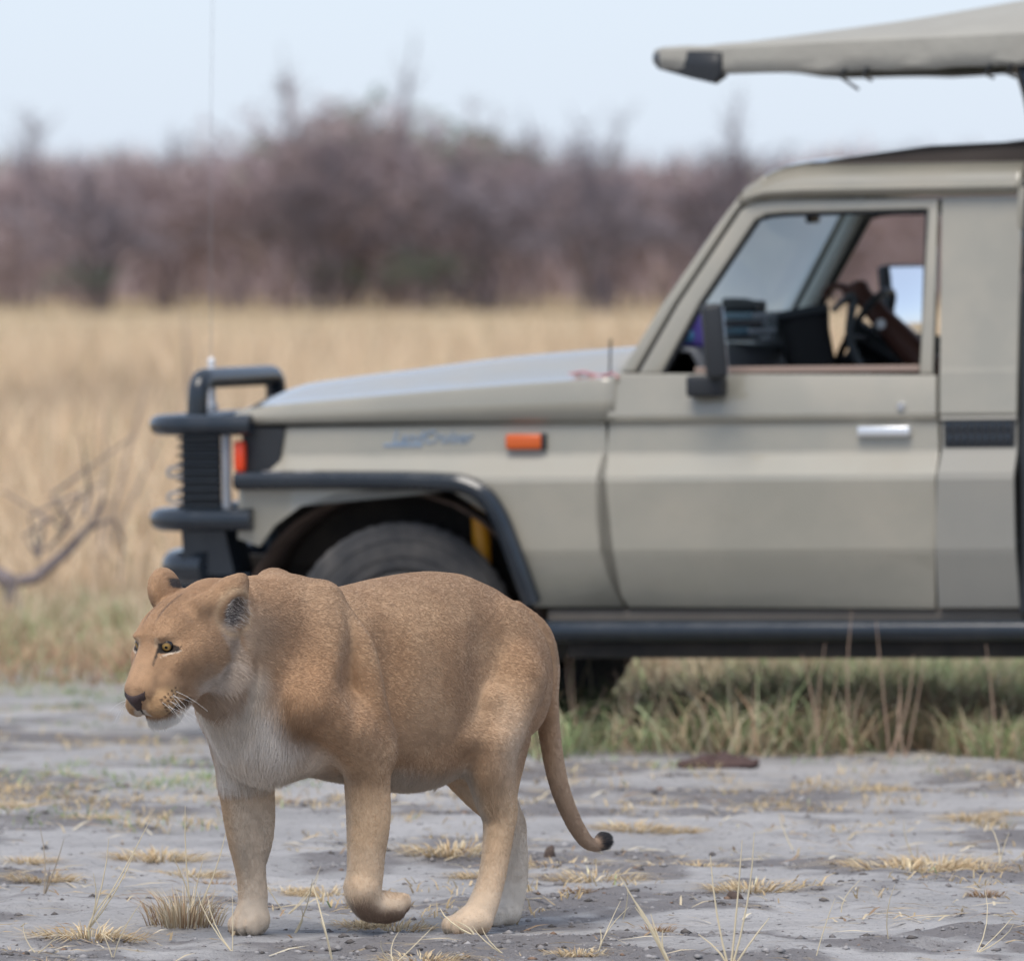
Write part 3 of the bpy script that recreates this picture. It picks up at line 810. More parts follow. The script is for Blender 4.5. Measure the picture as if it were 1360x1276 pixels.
def lion_colour(P, Nn):
    """coat colour at body-frame points (coat markings, and shade painted into the neck hollow)"""
    n = len(P); X, Y, Z = P.T
    def C(*c): return np.array(c, np.float32)[None]
    def mixc(a, b, w): return a * (1 - w[:, None]) + b * w[:, None]
    big = vnoise(P + 7, 7.0); mid = vnoise(P + 2, 19.0); fine = vnoise(P, 70.0)
    col = mixc(np.repeat(C(.350, .212, .120), n, 0), C(.455, .294, .175), sstep(.25, .75, big * .6 + mid * .4))
    # greyer saddle along the back
    saddle = sstep(.78, .93, Z) * sstep(.45, .30, X) * .45
    col = mixc(col, C(.275, .180, .115), saddle)
    # redder shoulder and thigh
    sh = np.exp(-(((X - .36) / .14) ** 2 + ((Z - .62) / .16) ** 2)) * sstep(0, .08, np.abs(Y))
    col = mixc(col, C(.385, .222, .120), sh * .7)
    col = mixc(col, C(.19, .115, .070), np.exp(-(((X - .45) / .12) ** 2 + ((Z - .83) / .085) ** 2)) * (np.abs(Y) > .04) * .6)  # shading at the neck base, painted dark into the coat colour
    # paler lower legs
    leg = sstep(.46, .30, Z) * (1 - sstep(-.62, -.66, X) * 1)
    col = mixc(col, C(.60, .43, .275), leg * .85)
    pale_leg = leg * sstep(.30, .02, Z + (mid - .5) * .1)
    col = mixc(col, C(.68, .54, .40), pale_leg * .7)
    # inner sides of the legs and the pale front of the left thigh
    inner = leg * np.where(Y > 0, sstep(.2, -.5, Nn[:, 1]), sstep(-.2, .5, Nn[:, 1])) * sstep(.0, .1, np.abs(Y) + .08)
    col = mixc(col, C(.62, .52, .41), inner * .6)
    th = np.exp(-(((X + .33) / .055) ** 2 + ((Z - .47) / .11) ** 2)) * (Y > .05)
    col = mixc(col, C(.60, .47, .35), th * .75)
    rh = sstep(.30, .16, Z) * (Y < -.04) * (X < -.40) * (X > -.68)
    col = mixc(col, C(.76, .67, .56), rh * .7)
    # chest ruff and throat
    ch = sstep(.33, .43, X + (mid - .5) * .08) * sstep(.735, .655, Z + (mid - .5) * .06 + .8 * np.maximum(Y - .06, 0)) * sstep(.37, .42, Z) * sstep(.68, .62, X)
    ch *= sstep(.17, .115, np.abs(Y + .01))
    col = mixc(col, C(.86, .79, .71), ch)
    thr = sstep(.50, .56, X) * sstep(.75, .68, Z) * sstep(.78, .72, X)
    col = mixc(col, C(.66, .57, .47), thr * .75)
    lo = sstep(.20, .30, X) * sstep(.55, .45, Z + (mid - .5) * .06) * sstep(.37, .40, Z) * sstep(.17, .10, np.abs(Y)) * sstep(.2, -.3, Nn[:, 2])
    col = mixc(col, C(.74, .64, .53), lo * .8)
    pad = sstep(.12, .075, Z) * (X > -.02) * (X < .22) * (Y > .05) * sstep(.1, -.5, Nn[:, 2])
    col = mixc(col, C(.17, .10, .065), pad * .85)
    # belly
    be = sstep(.455, .405, Z) * sstep(-.36, -.28, X) * sstep(.50, .40, X) * sstep(.14, .09, np.abs(Y)) * sstep(-.1, -.5, Nn[:, 2])
    col = mixc(col, C(.52, .45, .37), be * .85)
    # neck side: a greyer, longer coat
    nk = np.exp(-(((X - .60) / .09) ** 2 + ((Z - .80) / .09) ** 2)) * (np.abs(Y) > .03)
    col = mixc(col, C(.42, .335, .26), nk * .6)
    # ---- head
    q = head_coords(P); hx, hy, hz = q.T
    ay = np.abs(hy)
    head = sstep(-.26, -.20, hx) * (X > .6)
    def blob(c, r, w=1.0):
        d = np.sqrt(((hx - c[0]) / r[0]) ** 2 + ((ay - c[1]) / r[1]) ** 2 + ((hz - c[2]) / r[2]) ** 2)
        return sstep(1.15, .75, d) * w * head
    col = mixc(col, C(.35, .205, .110), head * .6)
    col = mixc(col, C(.42, .255, .145), blob((.02, 0, -.02), (.12, .040, .06), .5))
    col = mixc(col, C(.66, .58, .50), blob((-.105, .085, -.158), (.085, .05, .036), .55))       # jaw
    col = mixc(col, C(.56, .49, .42), blob((-.165, .10, -.085), (.030, .05, .075), .45))
    col = mixc(col, C(.52, .33, .17), blob((.072, .045, -.118), (.062, .035, .040), .8))      # whisker pad
    col = mixc(col, C(.72, .68, .62), blob((.052, .012, -.188), (.060, .040, .024), 1))       # chin
    col = mixc(col, C(.66, .60, .52), blob((.110, .012, -.134), (.022, .018, .014), .8))
    col = mixc(col, C(.58, .44, .30), blob((.014, .032, .018), (.018, .009, .014), .4))
    # dark lines: eye rim, tear mark, mouth, muzzle spots
    side = head * sstep(.016, .024, ay) * sstep(.10, .08, ay)
    def seg(a_, b_, r_, w, c_):
        """a line on the side of the face, drawn in the (forward, up) plane"""
        a_, b_ = np.array(a_), np.array(b_); pq = np.stack([hx, hz], 1)
        t = np.clip(((pq - a_) @ (b_ - a_)) / ((b_ - a_) ** 2).sum(), 0, 1)
        rr = r_[0] + (r_[1] - r_[0]) * t
        d = np.linalg.norm(pq - a_ - t[:, None] * (b_ - a_), axis=1)
        return mixc(col, c_, sstep(rr * 1.25, rr * .75, d) * w * side)
    pale = C(.64, .54, .43); dark = C(.022, .017, .014)
    col = seg((-.012, -.0170), (.008, -.0172), (.0010, .0024), .75, pale)
    col = seg((.008, -.0172), (.032, -.0148), (.0024, .0012), .6, pale)
    ca_, sa_ = math.cos(rad(26)), math.sin(rad(26))
    ex_, ez_ = (hx - .012) * ca_ + (hz - .0005) * sa_, -(hx - .012) * sa_ + (hz - .0005) * ca_
    ir = np.sqrt((ex_ / .0265) ** 2 + (ez_ / .0132) ** 2)
    col = mixc(col, dark, sstep(1.12, .98, ir) * head * sstep(.030, .037, ay) * sstep(.10, .08, ay))
    col = seg((-.017, -.0105), (-.006, -.006), (.0010, .002), 1, dark)
    side0 = side; side = head * sstep(.030, .036, ay) * sstep(.10, .08, ay)
    col = seg((.024, .003), (.040, -.010), (.0040, .0036), .9, dark)
    col = seg((.040, -.010), (.058, -.024), (.0036, .0016), .7, C(.06, .042, .03)); side = side0
    col = mixc(col, C(.80, .76, .70), sstep(-.163, -.172, hz) * sstep(-.03, .0, hx) * head)
    for a_, b_, r_ in (((.112, .003, -.151), (.080, .048, -.160), .0065), ((.080, .054, -.160), (.010, .066, -.158), .0105), ((.124, 0, -.110), (.114, 0, -.150), .004)):
        a_, b_ = np.array(a_), np.array(b_); pq = np.stack([hx, ay, hz], 1)
        t = np.clip(((pq - a_) @ (b_ - a_)) / ((b_ - a_) ** 2).sum(), 0, 1)
        d = np.linalg.norm(pq - a_ - t[:, None] * (b_ - a_), axis=1)
        col = mixc(col, C(.025, .018, .016), sstep(r_ * 1.5, r_ * .8, d) * head * .95)
    for row in range(4):
        for k in range(5):
            c0 = (.096 - k * .0135, .050 + k * .0035 - row * .001, -.106 - row * .0105 + k * .0016)
            d = np.sqrt((hx - c0[0]) ** 2 + (hz - c0[2]) ** 2)
            col = mixc(col, C(.07, .04, .025), sstep(.0046, .0024, d) * side * .9)
    # two thin dark creases over the forehead
    for off in (.010, -.034):
        w = np.exp(-((hy - off - (hx + .06) * .05) / .0034) ** 2) * sstep(-.17, -.14, hx) * sstep(-.01, -.05, hx) * (hz > -.02)
        col = mixc(col, C(.15, .095, .065), np.clip(w * 1.1, 0, 1) * .85 * head)
    mot = vnoise(P + 3, 38.0) * .6 + vnoise(P + 9, 90.0) * .4
    col = mixc(col, C(.24, .135, .075), sstep(.45, .75, mot) * blob((-.03, .075, -.055), (.07, .05, .05), .55))
    col = mixc(col, C(.25, .15, .085), sstep(.45, .75, mot) * blob((-.08, .03, .05), (.08, .06, .04), .4))
    # ears
    eN = np.sqrt(((X - .636) / .044) ** 2 + ((Y - .120) / .030) ** 2 + ((Z - .868) / .046) ** 2)
    col = mixc(col, C(.115, .090, .078), sstep(1.05, .75, eN) * (Nn[:, 1] > .0))
    col = mixc(col, C(.60, .43, .27), np.exp(-((eN - 1.35) / .16) ** 2) * (Y > .10) * .7)
    eF = sstep(.922, .930, Z) * sstep(.955, .945, Z) * sstep(.705, .685, X) * (X > .6) * (Y < -.045)
    col = mixc(col, C(.045, .040, .042), np.clip(eF * 1.4, 0, 1))
    # tail tuft
    tt = sstep(-.812, -.832, X)
    col = mixc(col, C(.020, .020, .024), tt)
    tail = sstep(-.62, -.66, X) * sstep(.82, .76, Z) * (np.abs(Y) < .06) * (1 - tt)
    col = mixc(col, C(.36, .26, .185), tail * .7)
    # nipple
    col = col * (1 + (fine[:, None] - .5) * .22)
    return np.clip(col, .008, .9)

def vert_normals(V, F):
    a, b, c, d = (V[F[:, i]] for i in range(4))
    fn = np.cross(c - a, d - b)
    N_ = np.zeros_like(V)
    for i in range(4): np.add.at(N_, F[:, i], fn)
    return N_ / np.maximum(np.linalg.norm(N_, axis=1, keepdims=True), 1e-9)

LN = vert_normals(LV, LF_)
lioness = empty('lioness', LION_LOC, (0, 0, LION_ROT))
tag(lioness, 'tawny lioness walking with one front paw lifted and head lowered', 'lioness')

def coat_mat(name, rough=.75, hair=False):
    m = mat_vcol(name, rough=rough, spec=.25)
    N, L = m.node_tree.nodes, m.node_tree.links
    b = N['Principled BSDF']
    try:
        b.inputs['Sheen Weight'].default_value = .25; b.inputs['Sheen Roughness'].default_value = .5
        b.inputs['Sheen Tint'].default_value = (.9, .8, .7, 1)
    except Exception: pass
    if not hair:
        tc = N.new('ShaderNodeTexCoord'); n = N.new('ShaderNodeTexNoise'); n.inputs['Scale'].default_value = 260; n.inputs['Detail'].default_value = 3
        L.new(tc.outputs['Object'], n.inputs['Vector'])
        bp = N.new('ShaderNodeBump'); bp.inputs['Strength'].default_value = .35; bp.inputs['Distance'].default_value = .004
        L.new(n.outputs[0], bp.inputs['Height']); L.new(bp.outputs[0], b.inputs['Normal'])
    return m
lb_me = mesh_np('lioness_body', LV, LF_, lion_colour(LV, LN))
lb_me.polygons.foreach_set('use_smooth', np.ones(len(lb_me.polygons), dtype=bool))
lion_body = link('body', lb_me, coat_mat('lion_skin', .8), lioness)

# ---- fur: real strands
def tail_dir(P):
    pts = np.array([p for p, r in TAIL]); best = np.zeros((len(P), 3)); bd = np.full(len(P), 1e9)
    for a, b in zip(pts[:-1], pts[1:]):
        m = np.linalg.norm(P - (a + b) / 2, axis=1); w = m < bd
        best[w] = (b - a) / np.linalg.norm(b - a); bd[w] = m[w]
    return best

def build_fur(count):
    T = np.concatenate([LF_[:, [0, 1, 2]], LF_[:, [0, 2, 3]]])
    A = .5 * np.linalg.norm(np.cross(LV[T[:, 1]] - LV[T[:, 0]], LV[T[:, 2]] - LV[T[:, 0]]), axis=1)
    cen = LV[T].mean(1)
    # the head and the side turned to the open plain get a denser coat
    w = A * np.where(cen[:, 0] > .55, 2.2, 1.0)
    r = np.random.default_rng(3)
    t = r.choice(len(T), size=count, p=w / w.sum())
    u, v = r.random(count), r.random(count); fl = u + v > 1
    u[fl], v[fl] = 1 - u[fl], 1 - v[fl]
    P = LV[T[t, 0]] * (1 - u - v)[:, None] + LV[T[t, 1]] * u[:, None] + LV[T[t, 2]] * v[:, None]
    Nn = LN[T[t, 0]] * (1 - u - v)[:, None] + LN[T[t, 1]] * u[:, None] + LN[T[t, 2]] * v[:, None]
    Nn /= np.linalg.norm(Nn, axis=1, keepdims=True)
    X, Y, Z = P.T
    q = head_coords(P); hx, hy, hz = q.T
    # growth direction
    flow = np.tile(np.array([-1.0, 0, -.45]), (count, 1))
    lg = sstep(.55, .40, Z)[:, None]
    flow = flow * (1 - lg) + np.array([-.15, 0, -1.0]) * lg
    chm = (sstep(.36, .46, X) * sstep(.70, .60, Z))[:, None]
    flow = flow * (1 - chm) + (np.array([.05, 0, -1.0]) - Y[:, None] * np.array([0, 1.5, 0])) * chm
    hd = (sstep(-.24, -.16, hx) * (X > .6))[:, None]
    fh = -HR[:, 0] * 1.0 + np.stack([hy * 0, hy * 6, (hz + .03) * 4 - .25], 1)
    flow = flow * (1 - hd) + fh * hd
    cw = (sstep(-.150, -.165, hz) * sstep(-.03, .0, hx) * (X > .6))[:, None]
    flow = flow * (1 - cw) + np.array([-.1, 0, -1.0]) * cw
    tl = (sstep(-.62, -.66, X) * sstep(.84, .78, Z) * (np.abs(Y) < .07))[:, None]
    flow = flow * (1 - tl) + tail_dir(P) * tl
    flow += r.normal(0, .20, (count, 3))
    # slow swirls
    flow += .22 * np.stack([vnoise(P, 6) - .5, vnoise(P + 4, 6) - .5, vnoise(P + 8, 6) - .5], 1)
    tan = flow - Nn * (flow * Nn).sum(1, keepdims=True)
    tan /= np.maximum(np.linalg.norm(tan, axis=1, keepdims=True), 1e-6)
    ln = np.full(count, .0095)
    cm = (sstep(.33, .43, X) * sstep(.69, .60, Z) * sstep(.36, .42, Z) * sstep(.19, .13, np.abs(Y)))
    ln += .026 * cm
    ln += .012 * np.exp(-(((X - .60) / .10) ** 2 + ((Z - .74) / .12) ** 2))
    jaw = np.exp(-(((hx + .12) / .09) ** 2 + ((np.abs(hy) - .09) / .06) ** 2 + ((hz + .16) / .06) ** 2)) * (X > .6)
    ln += .018 * jaw
    be = sstep(.45, .40, Z) * sstep(-.36, -.28, X) * sstep(.50, .40, X) * sstep(-.1, -.5, Nn[:, 2])
    ln += .014 * be
    face = sstep(-.12, -.02, hx) * (X > .6)
    ln *= 1 - .52 * face
    ln *= 1 - .45 * sstep(.0, .05, hx) * (X > .6)
    npd = np.sqrt(((hx - .128) / .022) ** 2 + (hy / .036) ** 2 + ((hz + .095) / .028) ** 2)
    ln *= np.where((npd < 1.15) & (X > .6), .12, 1)
    ln += .012 * np.exp(-(((hx - .06) / .05) ** 2 + ((hz + .18) / .02) ** 2)) * (X > .6)
    eye = np.sqrt(((hx - .008) / .034) ** 2 + ((np.abs(hy) - .055) / .030) ** 2 + (hz / .016) ** 2)
    ln *= np.where((eye < 1.2) & (X > .6), .25, 1)
    ein = np.sqrt(((X - .636) / .044) ** 2 + ((Y - .118) / .03) ** 2 + ((Z - .868) / .046) ** 2) < 1.05
    white_in_ear = ein & (Nn[:, 1] > 0) & (r.random(count) < .13)
    ln = np.where(white_in_ear, .024, ln)
    ear = (np.abs(Y) > .085) & (X > .60) & (X < .72) & (Z > .82)
    ln *= np.where(ear, .75, 1)
    tuft = sstep(-.800, -.825, X)
    ln = ln * (1 - tuft) + .020 * tuft
    ln *= np.where(Z < .10, .6, 1.0)
    ln *= r.uniform(.6, 1.25, count)
    lift = np.where(cm > .5, .30, .26) + .12 * r.random(count) + .25 * jaw + .14 * face
    lift = lift * (1 - tuft) + .26 * tuft
    d0 = tan * np.cos(lift)[:, None] + Nn * np.sin(lift)[:, None]
    k = 4
    s_ = np.linspace(0, 1, k)
    pts = P[:, None, :] - Nn[:, None, :] * .0004 + d0[:, None, :] * (s_[None, :, None] * ln[:, None, None]) \
        - Nn[:, None, :] * ((s_ ** 2)[None, :, None] * (ln * .22)[:, None, None]) + np.array([0, 0, -1.0]) * ((s_ ** 2)[None, :, None] * (np.maximum(ln - .014, 0) * .5)[:, None, None])
    col = lion_colour(P, Nn)
    col = col * r.normal(1.0, .07, (count, 1)).clip(.5, 1.6)
    col[white_in_ear] = np.array([.62, .54, .46])
    pale = (r.random(count) < .03)[:, None]
    col = np.where(pale, col * .55 + np.array([.26, .20, .15]), col)
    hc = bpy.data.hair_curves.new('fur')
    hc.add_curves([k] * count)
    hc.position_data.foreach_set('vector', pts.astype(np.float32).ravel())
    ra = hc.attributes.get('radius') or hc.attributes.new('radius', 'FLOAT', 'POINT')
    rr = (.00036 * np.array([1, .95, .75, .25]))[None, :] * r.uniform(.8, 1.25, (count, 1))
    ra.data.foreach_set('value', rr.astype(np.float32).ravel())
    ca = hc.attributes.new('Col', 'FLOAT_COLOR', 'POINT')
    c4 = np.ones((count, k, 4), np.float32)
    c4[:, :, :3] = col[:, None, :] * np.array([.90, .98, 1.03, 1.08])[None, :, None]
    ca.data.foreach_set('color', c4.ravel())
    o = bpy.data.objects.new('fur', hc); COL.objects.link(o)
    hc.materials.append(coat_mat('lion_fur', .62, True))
    o.parent = lioness
    return o
fur = build_fur(420000)
fur['kind'] = 'stuff'

# ---- eyes, nose pad, whiskers
def eye_mat():
    m = bpy.data.materials.new('lion_eye'); m.use_nodes = True
    N, L = m.node_tree.nodes, m.node_tree.links
    b = N['Principled BSDF']; b.inputs['Roughness'].default_value = .16
    tc = N.new('ShaderNodeTexCoord')
    sp = N.new('ShaderNodeSeparateXYZ'); L.new(tc.outputs['Object'], sp.inputs[0])
    cb = N.new('ShaderNodeCombineXYZ'); L.new(sp.outputs[1], cb.inputs[1]); L.new(sp.outputs[2], cb.inputs[2])
    ln = N.new('ShaderNodeVectorMath'); ln.operation = 'LENGTH'; L.new(cb.outputs[0], ln.inputs[0])
    r = N.new('ShaderNodeValToRGB'); e = r.color_ramp.elements
    e[0].position = 0; e[0].color = (.004, .003, .003, 1)
    e[1].position = .0040 / .02; e[1].color = (.004, .003, .003, 1)
    for p_, c_ in ((.0046, (.40, .25, .075, 1)), (.0090, (.34, .20, .055, 1)), (.0122, (.12, .065, .02, 1)), (.0134, (.012, .009, .008, 1)), (.02, (.02, .015, .012, 1))):
        q = r.color_ramp.elements.new(p_ / .02); q.color = c_
    mr = N.new('ShaderNodeMath'); mr.operation = 'DIVIDE'; mr.inputs[1].default_value = .02
    L.new(ln.outputs['Value'], mr.inputs[0]); L.new(mr.outputs[0], r.inputs[0]); L.new(r.outputs[0], b.inputs['Base Color'])
    return m
EYE_M = eye_mat()
for s_ in (-1, 1):
    mb = MB(); mb.sphere((0, 0, 0), (.0185, .0185, .0185), 28, 18)
    e_ = mb.build('eye', EYE_M, lioness, ang=180)
    e_.location = Vector(H(-.0075, s_ * .0440, .0005))
    gaze = Matrix(HR.tolist()).to_4x4() @ Matrix.Rotation(rad(s_ * 30), 4, 'Z')
    e_.rotation_euler = gaze.to_euler()   # looking ahead
# nose pad: rounded triangle with nostril notches
mb = MB()
rows = []
for i in range(9):
    t = i / 8
    wz = -.078 - t * .040
    hw = .033 * (1 - .12 * t) if t < .35 else .033 * (.958 - 1.28 * (t - .35) ** 1.05)
    hw = max(hw, .004)
    row = []
    for j in range(-7, 8):
        a = j / 7
        nos = .007 * math.exp(-((abs(a) - .62) / .16) ** 2 - ((t - .42) / .16) ** 2)
        row.append(H(.1335 - .016 * a * a - .012 * max(0, t - .4) - .006 * max(0, .25 - t) * 4 - nos, a * hw, wz + .008 * a * a))
    rows.append(row)
mb.grid(rows)
mb.build('nose_pad', mat('lion_nose', (.045, .026, .024), .45, bump=.4, bscale=300), lioness, ang=60, solid=.012, offset=0)
mb = MB()
wr = random.Random(5)
for s_ in (-1, 1):
    for k in range(9):
        x0 = .095 - (k % 5) * .013; z0 = -.098 - (k // 5) * .011
        p0 = np.array([x0, s_ * (.056 + (k % 5) * .003), z0 - .012])
        L_ = wr.uniform(.05, .09)
        d = np.array([wr.uniform(-.55, .35), s_ * wr.uniform(.5, .9), wr.uniform(-.55, -.05)]); d /= np.linalg.norm(d)
        pts = [H(*(p0 + d * L_ * t + np.array([0, 0, -.35 * L_ * t * t]))) for t in (0, .33, .66, 1)]
        mb.tube(pts, [.0004, .00036, .0003, .00015], 4)
wh = mb.build('whiskers', mat('whisker', (.8, .78, .74), .4), lioness)
wh['kind'] = 'stuff'

# ================================================================== SAFARI TRUCK
TRUCK_LOC = (-0.14727, 37.90369, 0.0)
TRUCK_ROT = (0, rad(0.9), rad(161))
truck = empty('safari_truck', TRUCK_LOC, TRUCK_ROT)
tag(truck, 'sand coloured open safari truck with black bull bar and canvas canopy', 'truck')

PAINT = mat('sand_paint', (.292, .274, .222), .30, var=.07, vscale=3.0, dirt=(.36, .322, .255), dirt_amt=.75, dscale=2.8, coat=1.0)
PAINT_G = mat('grey_primer_paint', (.262, .252, .222), .5, var=.05, dirt=(.30, .272, .228), dirt_amt=.35, dscale=3)
PAINT_IN = mat('inner_paint', (.58, .58, .53), .6)
BLACK = mat('black_powder_coat', (.012, .018, .026), .18, spec=.7, dirt=(.10, .095, .09), dirt_amt=.12, dscale=9)
PLASTIC = mat('black_plastic', (.022, .024, .027), .5, bump=.15, bscale=120)
RUBBER = mat('tyre_rubber', (.040, .040, .042), .85, dirt=(.15, .135, .12), dirt_amt=.55, dscale=7, bump=.3, bscale=60)
DARK = mat('under_body', (.018, .016, .015), .85, dirt=(.07, .055, .042), dirt_amt=.6, dscale=5)
STEEL = mat('bare_steel', (.50, .50, .50), .35, metal=.9)
CHROME = mat('chrome', (.80, .82, .84), .10, metal=1.0)
CHROME_S = mat('satin_chrome', (.78, .79, .80), .32, metal=.7)
CANVAS = mat('canvas', (.33, .315, .275), .9, var=.10, vscale=5, bump=.4, bscale=22, dirt=(.30, .275, .235), dirt_amt=.35, dscale=4)
ORANGE = mat('amber_lens', (.58, .105, .018), .25, spec=.6)
RED = mat('red_lens', (.80, .065, .015), .2, spec=.6)
TRIM = mat('dash_vinyl', (.10, .105, .115), .5, bump=.2, bscale=200)
SEAT = mat('seat_canvas', (.20, .19, .15), .9, bump=.3, bscale=150)

def glass_mat(name, tint, haze):
    m = bpy.data.materials.new(name); m.use_nodes = True
    N, L = m.node_tree.nodes, m.node_tree.links; N.clear()
    out = N.new('ShaderNodeOutputMaterial')
    tr = N.new('ShaderNodeBsdfTransparent'); tr.inputs[0].default_value = tint + (1,)
    gl = N.new('ShaderNodeBsdfGlossy'); gl.inputs['Roughness'].default_value = .03; gl.inputs[0].default_value = (.9, .95, 1, 1)
    df = N.new('ShaderNodeBsdfTranslucent'); df.inputs[0].default_value = (.70, .78, .78, 1)
    m1 = N.new('ShaderNodeMixShader'); m1.inputs[0].default_value = haze
    L.new(tr.outputs[0], m1.inputs[1]); L.new(df.outputs[0], m1.inputs[2])
    m2 = N.new('ShaderNodeMixShader'); m2.inputs[0].default_value = .08; L.new(m1.outputs[0], m2.inputs[1]); L.new(gl.outputs[0], m2.inputs[2])
    L.new(m2.outputs[0], out.inputs[0])
    return m
WINDSCREEN = glass_mat('hazy_windscreen', (.60, .70, .68), .62)  # translucent dust haze that also stands in for the pale reflected sheen
GLASS = glass_mat('side_glass', (.80, .86, .84), .06)

YT = [(.30, .775), (.48, .797), (.665, .845), (.685, .849), (.922, .856), (.942, .850), (1.010, .809), (1.025, .803), (1.112, .797), (1.126, .799), (1.136, .813), (1.152, .816), (1.29, .794), (1.31, .788), (1.9, .675), (2.1, .63)]
_yz, _yy = [a for a, b in YT], [b for a, b in YT]
def ysurf(z): return float(np.interp(z, _yz, _yy))

def panel(name, outline, s, material, parent, thick=.02, proud=0.0):
    bm = bmesh.new()
    vv = [bm.verts.new((x, 0, z)) for x, z in outline]
    bm.faces.new(vv)
    bmesh.ops.triangulate(bm, faces=bm.faces[:])
    for z in _yz[1:-1]:
        bmesh.ops.bisect_plane(bm, geom=bm.verts[:] + bm.edges[:] + bm.faces[:], plane_co=(0, 0, z), plane_no=(0, 0, 1))
    for v in bm.verts: v.co.y = s * (ysurf(v.co.z) + proud)
    bm.normal_update()
    for f_ in bm.faces:
        if f_.normal.y * s < 0: f_.normal_flip()
    me = bpy.data.meshes.new(name); bm.to_mesh(me); bm.free()
    smooth_by_angle(me, 2.5)
    o = link(name, me, material, parent)
    m = o.modifiers.new('solid', 'SOLIDIFY'); m.thickness = thick; m.offset = -1
    b = o.modifiers.new('bevel', 'BEVEL'); b.width = .004; b.segments = 2; b.limit_method = 'ANGLE'; b.angle_limit = rad(50)
    return o

def strip(name, A, B, s, material, parent, thick, proud=0.0):
    """band between two (x,z) polylines lying on the body side"""
    bm = bmesh.new()
    a = [bm.verts.new((x, s * (ysurf(z) + proud), z)) for x, z in A]
    b = [bm.verts.new((x, s * (ysurf(z) + proud), z)) for x, z in B]
    for i in range(len(a) - 1): bm.faces.new((a[i], a[i + 1], b[i + 1], b[i]))
    bm.normal_update()
    for f_ in bm.faces:
        if f_.normal.y * s < 0: f_.normal_flip()
    me = bpy.data.meshes.new(name); bm.to_mesh(me); bm.free(); smooth_by_angle(me, 30)
    o = link(name, me, material, parent)
    m = o.modifiers.new('solid', 'SOLIDIFY'); m.thickness = thick; m.offset = -1
    b = o.modifiers.new('bevel', 'BEVEL'); b.width = .006; b.segments = 2; b.limit_method = 'ANGLE'; b.angle_limit = rad(50)
    return o

DOOR_O = [(-.826, 1.300), (-.819, 1.237), (-.808, 1.137), (-.801, 1.026), (-.792, .961), (-.786, .790), (-.799, .658), (-.826, .565), (-.868, .483), (-1.989, .475), (-2.014, .758), (-2.012, 1.017), (-2.003, 1.283)]
FRAME_O = [(-.917, 1.300), (-1.049, 1.536), (-1.269, 1.867), (-1.317, 1.896), (-1.391, 1.902), (-1.984, 1.898), (-1.992, 1.286)]
FRAME_I = [(-1.001, 1.300), (-1.132, 1.548), (-1.320, 1.830), (-1.361, 1.850), (-1.421, 1.854), (-1.950, 1.860), (-1.943, 1.286)]
PIL_O = [(-.850, 1.305), (-.990, 1.537), (-1.197, 1.837), (-1.280, 1.945), (-1.345, 1.985)]
PIL_I = [(-.903, 1.305), (-1.036, 1.540), (-1.254, 1.870), (-1.302, 1.912), (-1.390, 1.918)]
FENDER = [(.401, 1.120), (-.794, 1.129), (-.787, 1.026), (-.778, .961), (-.773, .790), (-.785, .658), (-.812, .565), (-.851, .483), (-.517, .484), (-.484, .646), (-.427, .779), (-.364, .850), (-.239, .893), (-.014, .905),
          (.184, .888), (.326, .844), (.427, .775), (.485, .703), (.567, .730), (.557, .930), (.467, .951), (.415, 1.003)]
FLARE = [(.557, .935), (.268, .936), (-.127, .931), (-.295, .922), (-.373, .885), (-.427, .805), (-.484, .646), (-.524, .500)]
QUARTER = [(-1.998, 1.898), (-2.285, 1.898), (-2.293, 1.283), (-2.299, 1.119), (-2.296, .479), (-2.003, .480), (-2.026, 1.017), (-2.017, 1.278)]

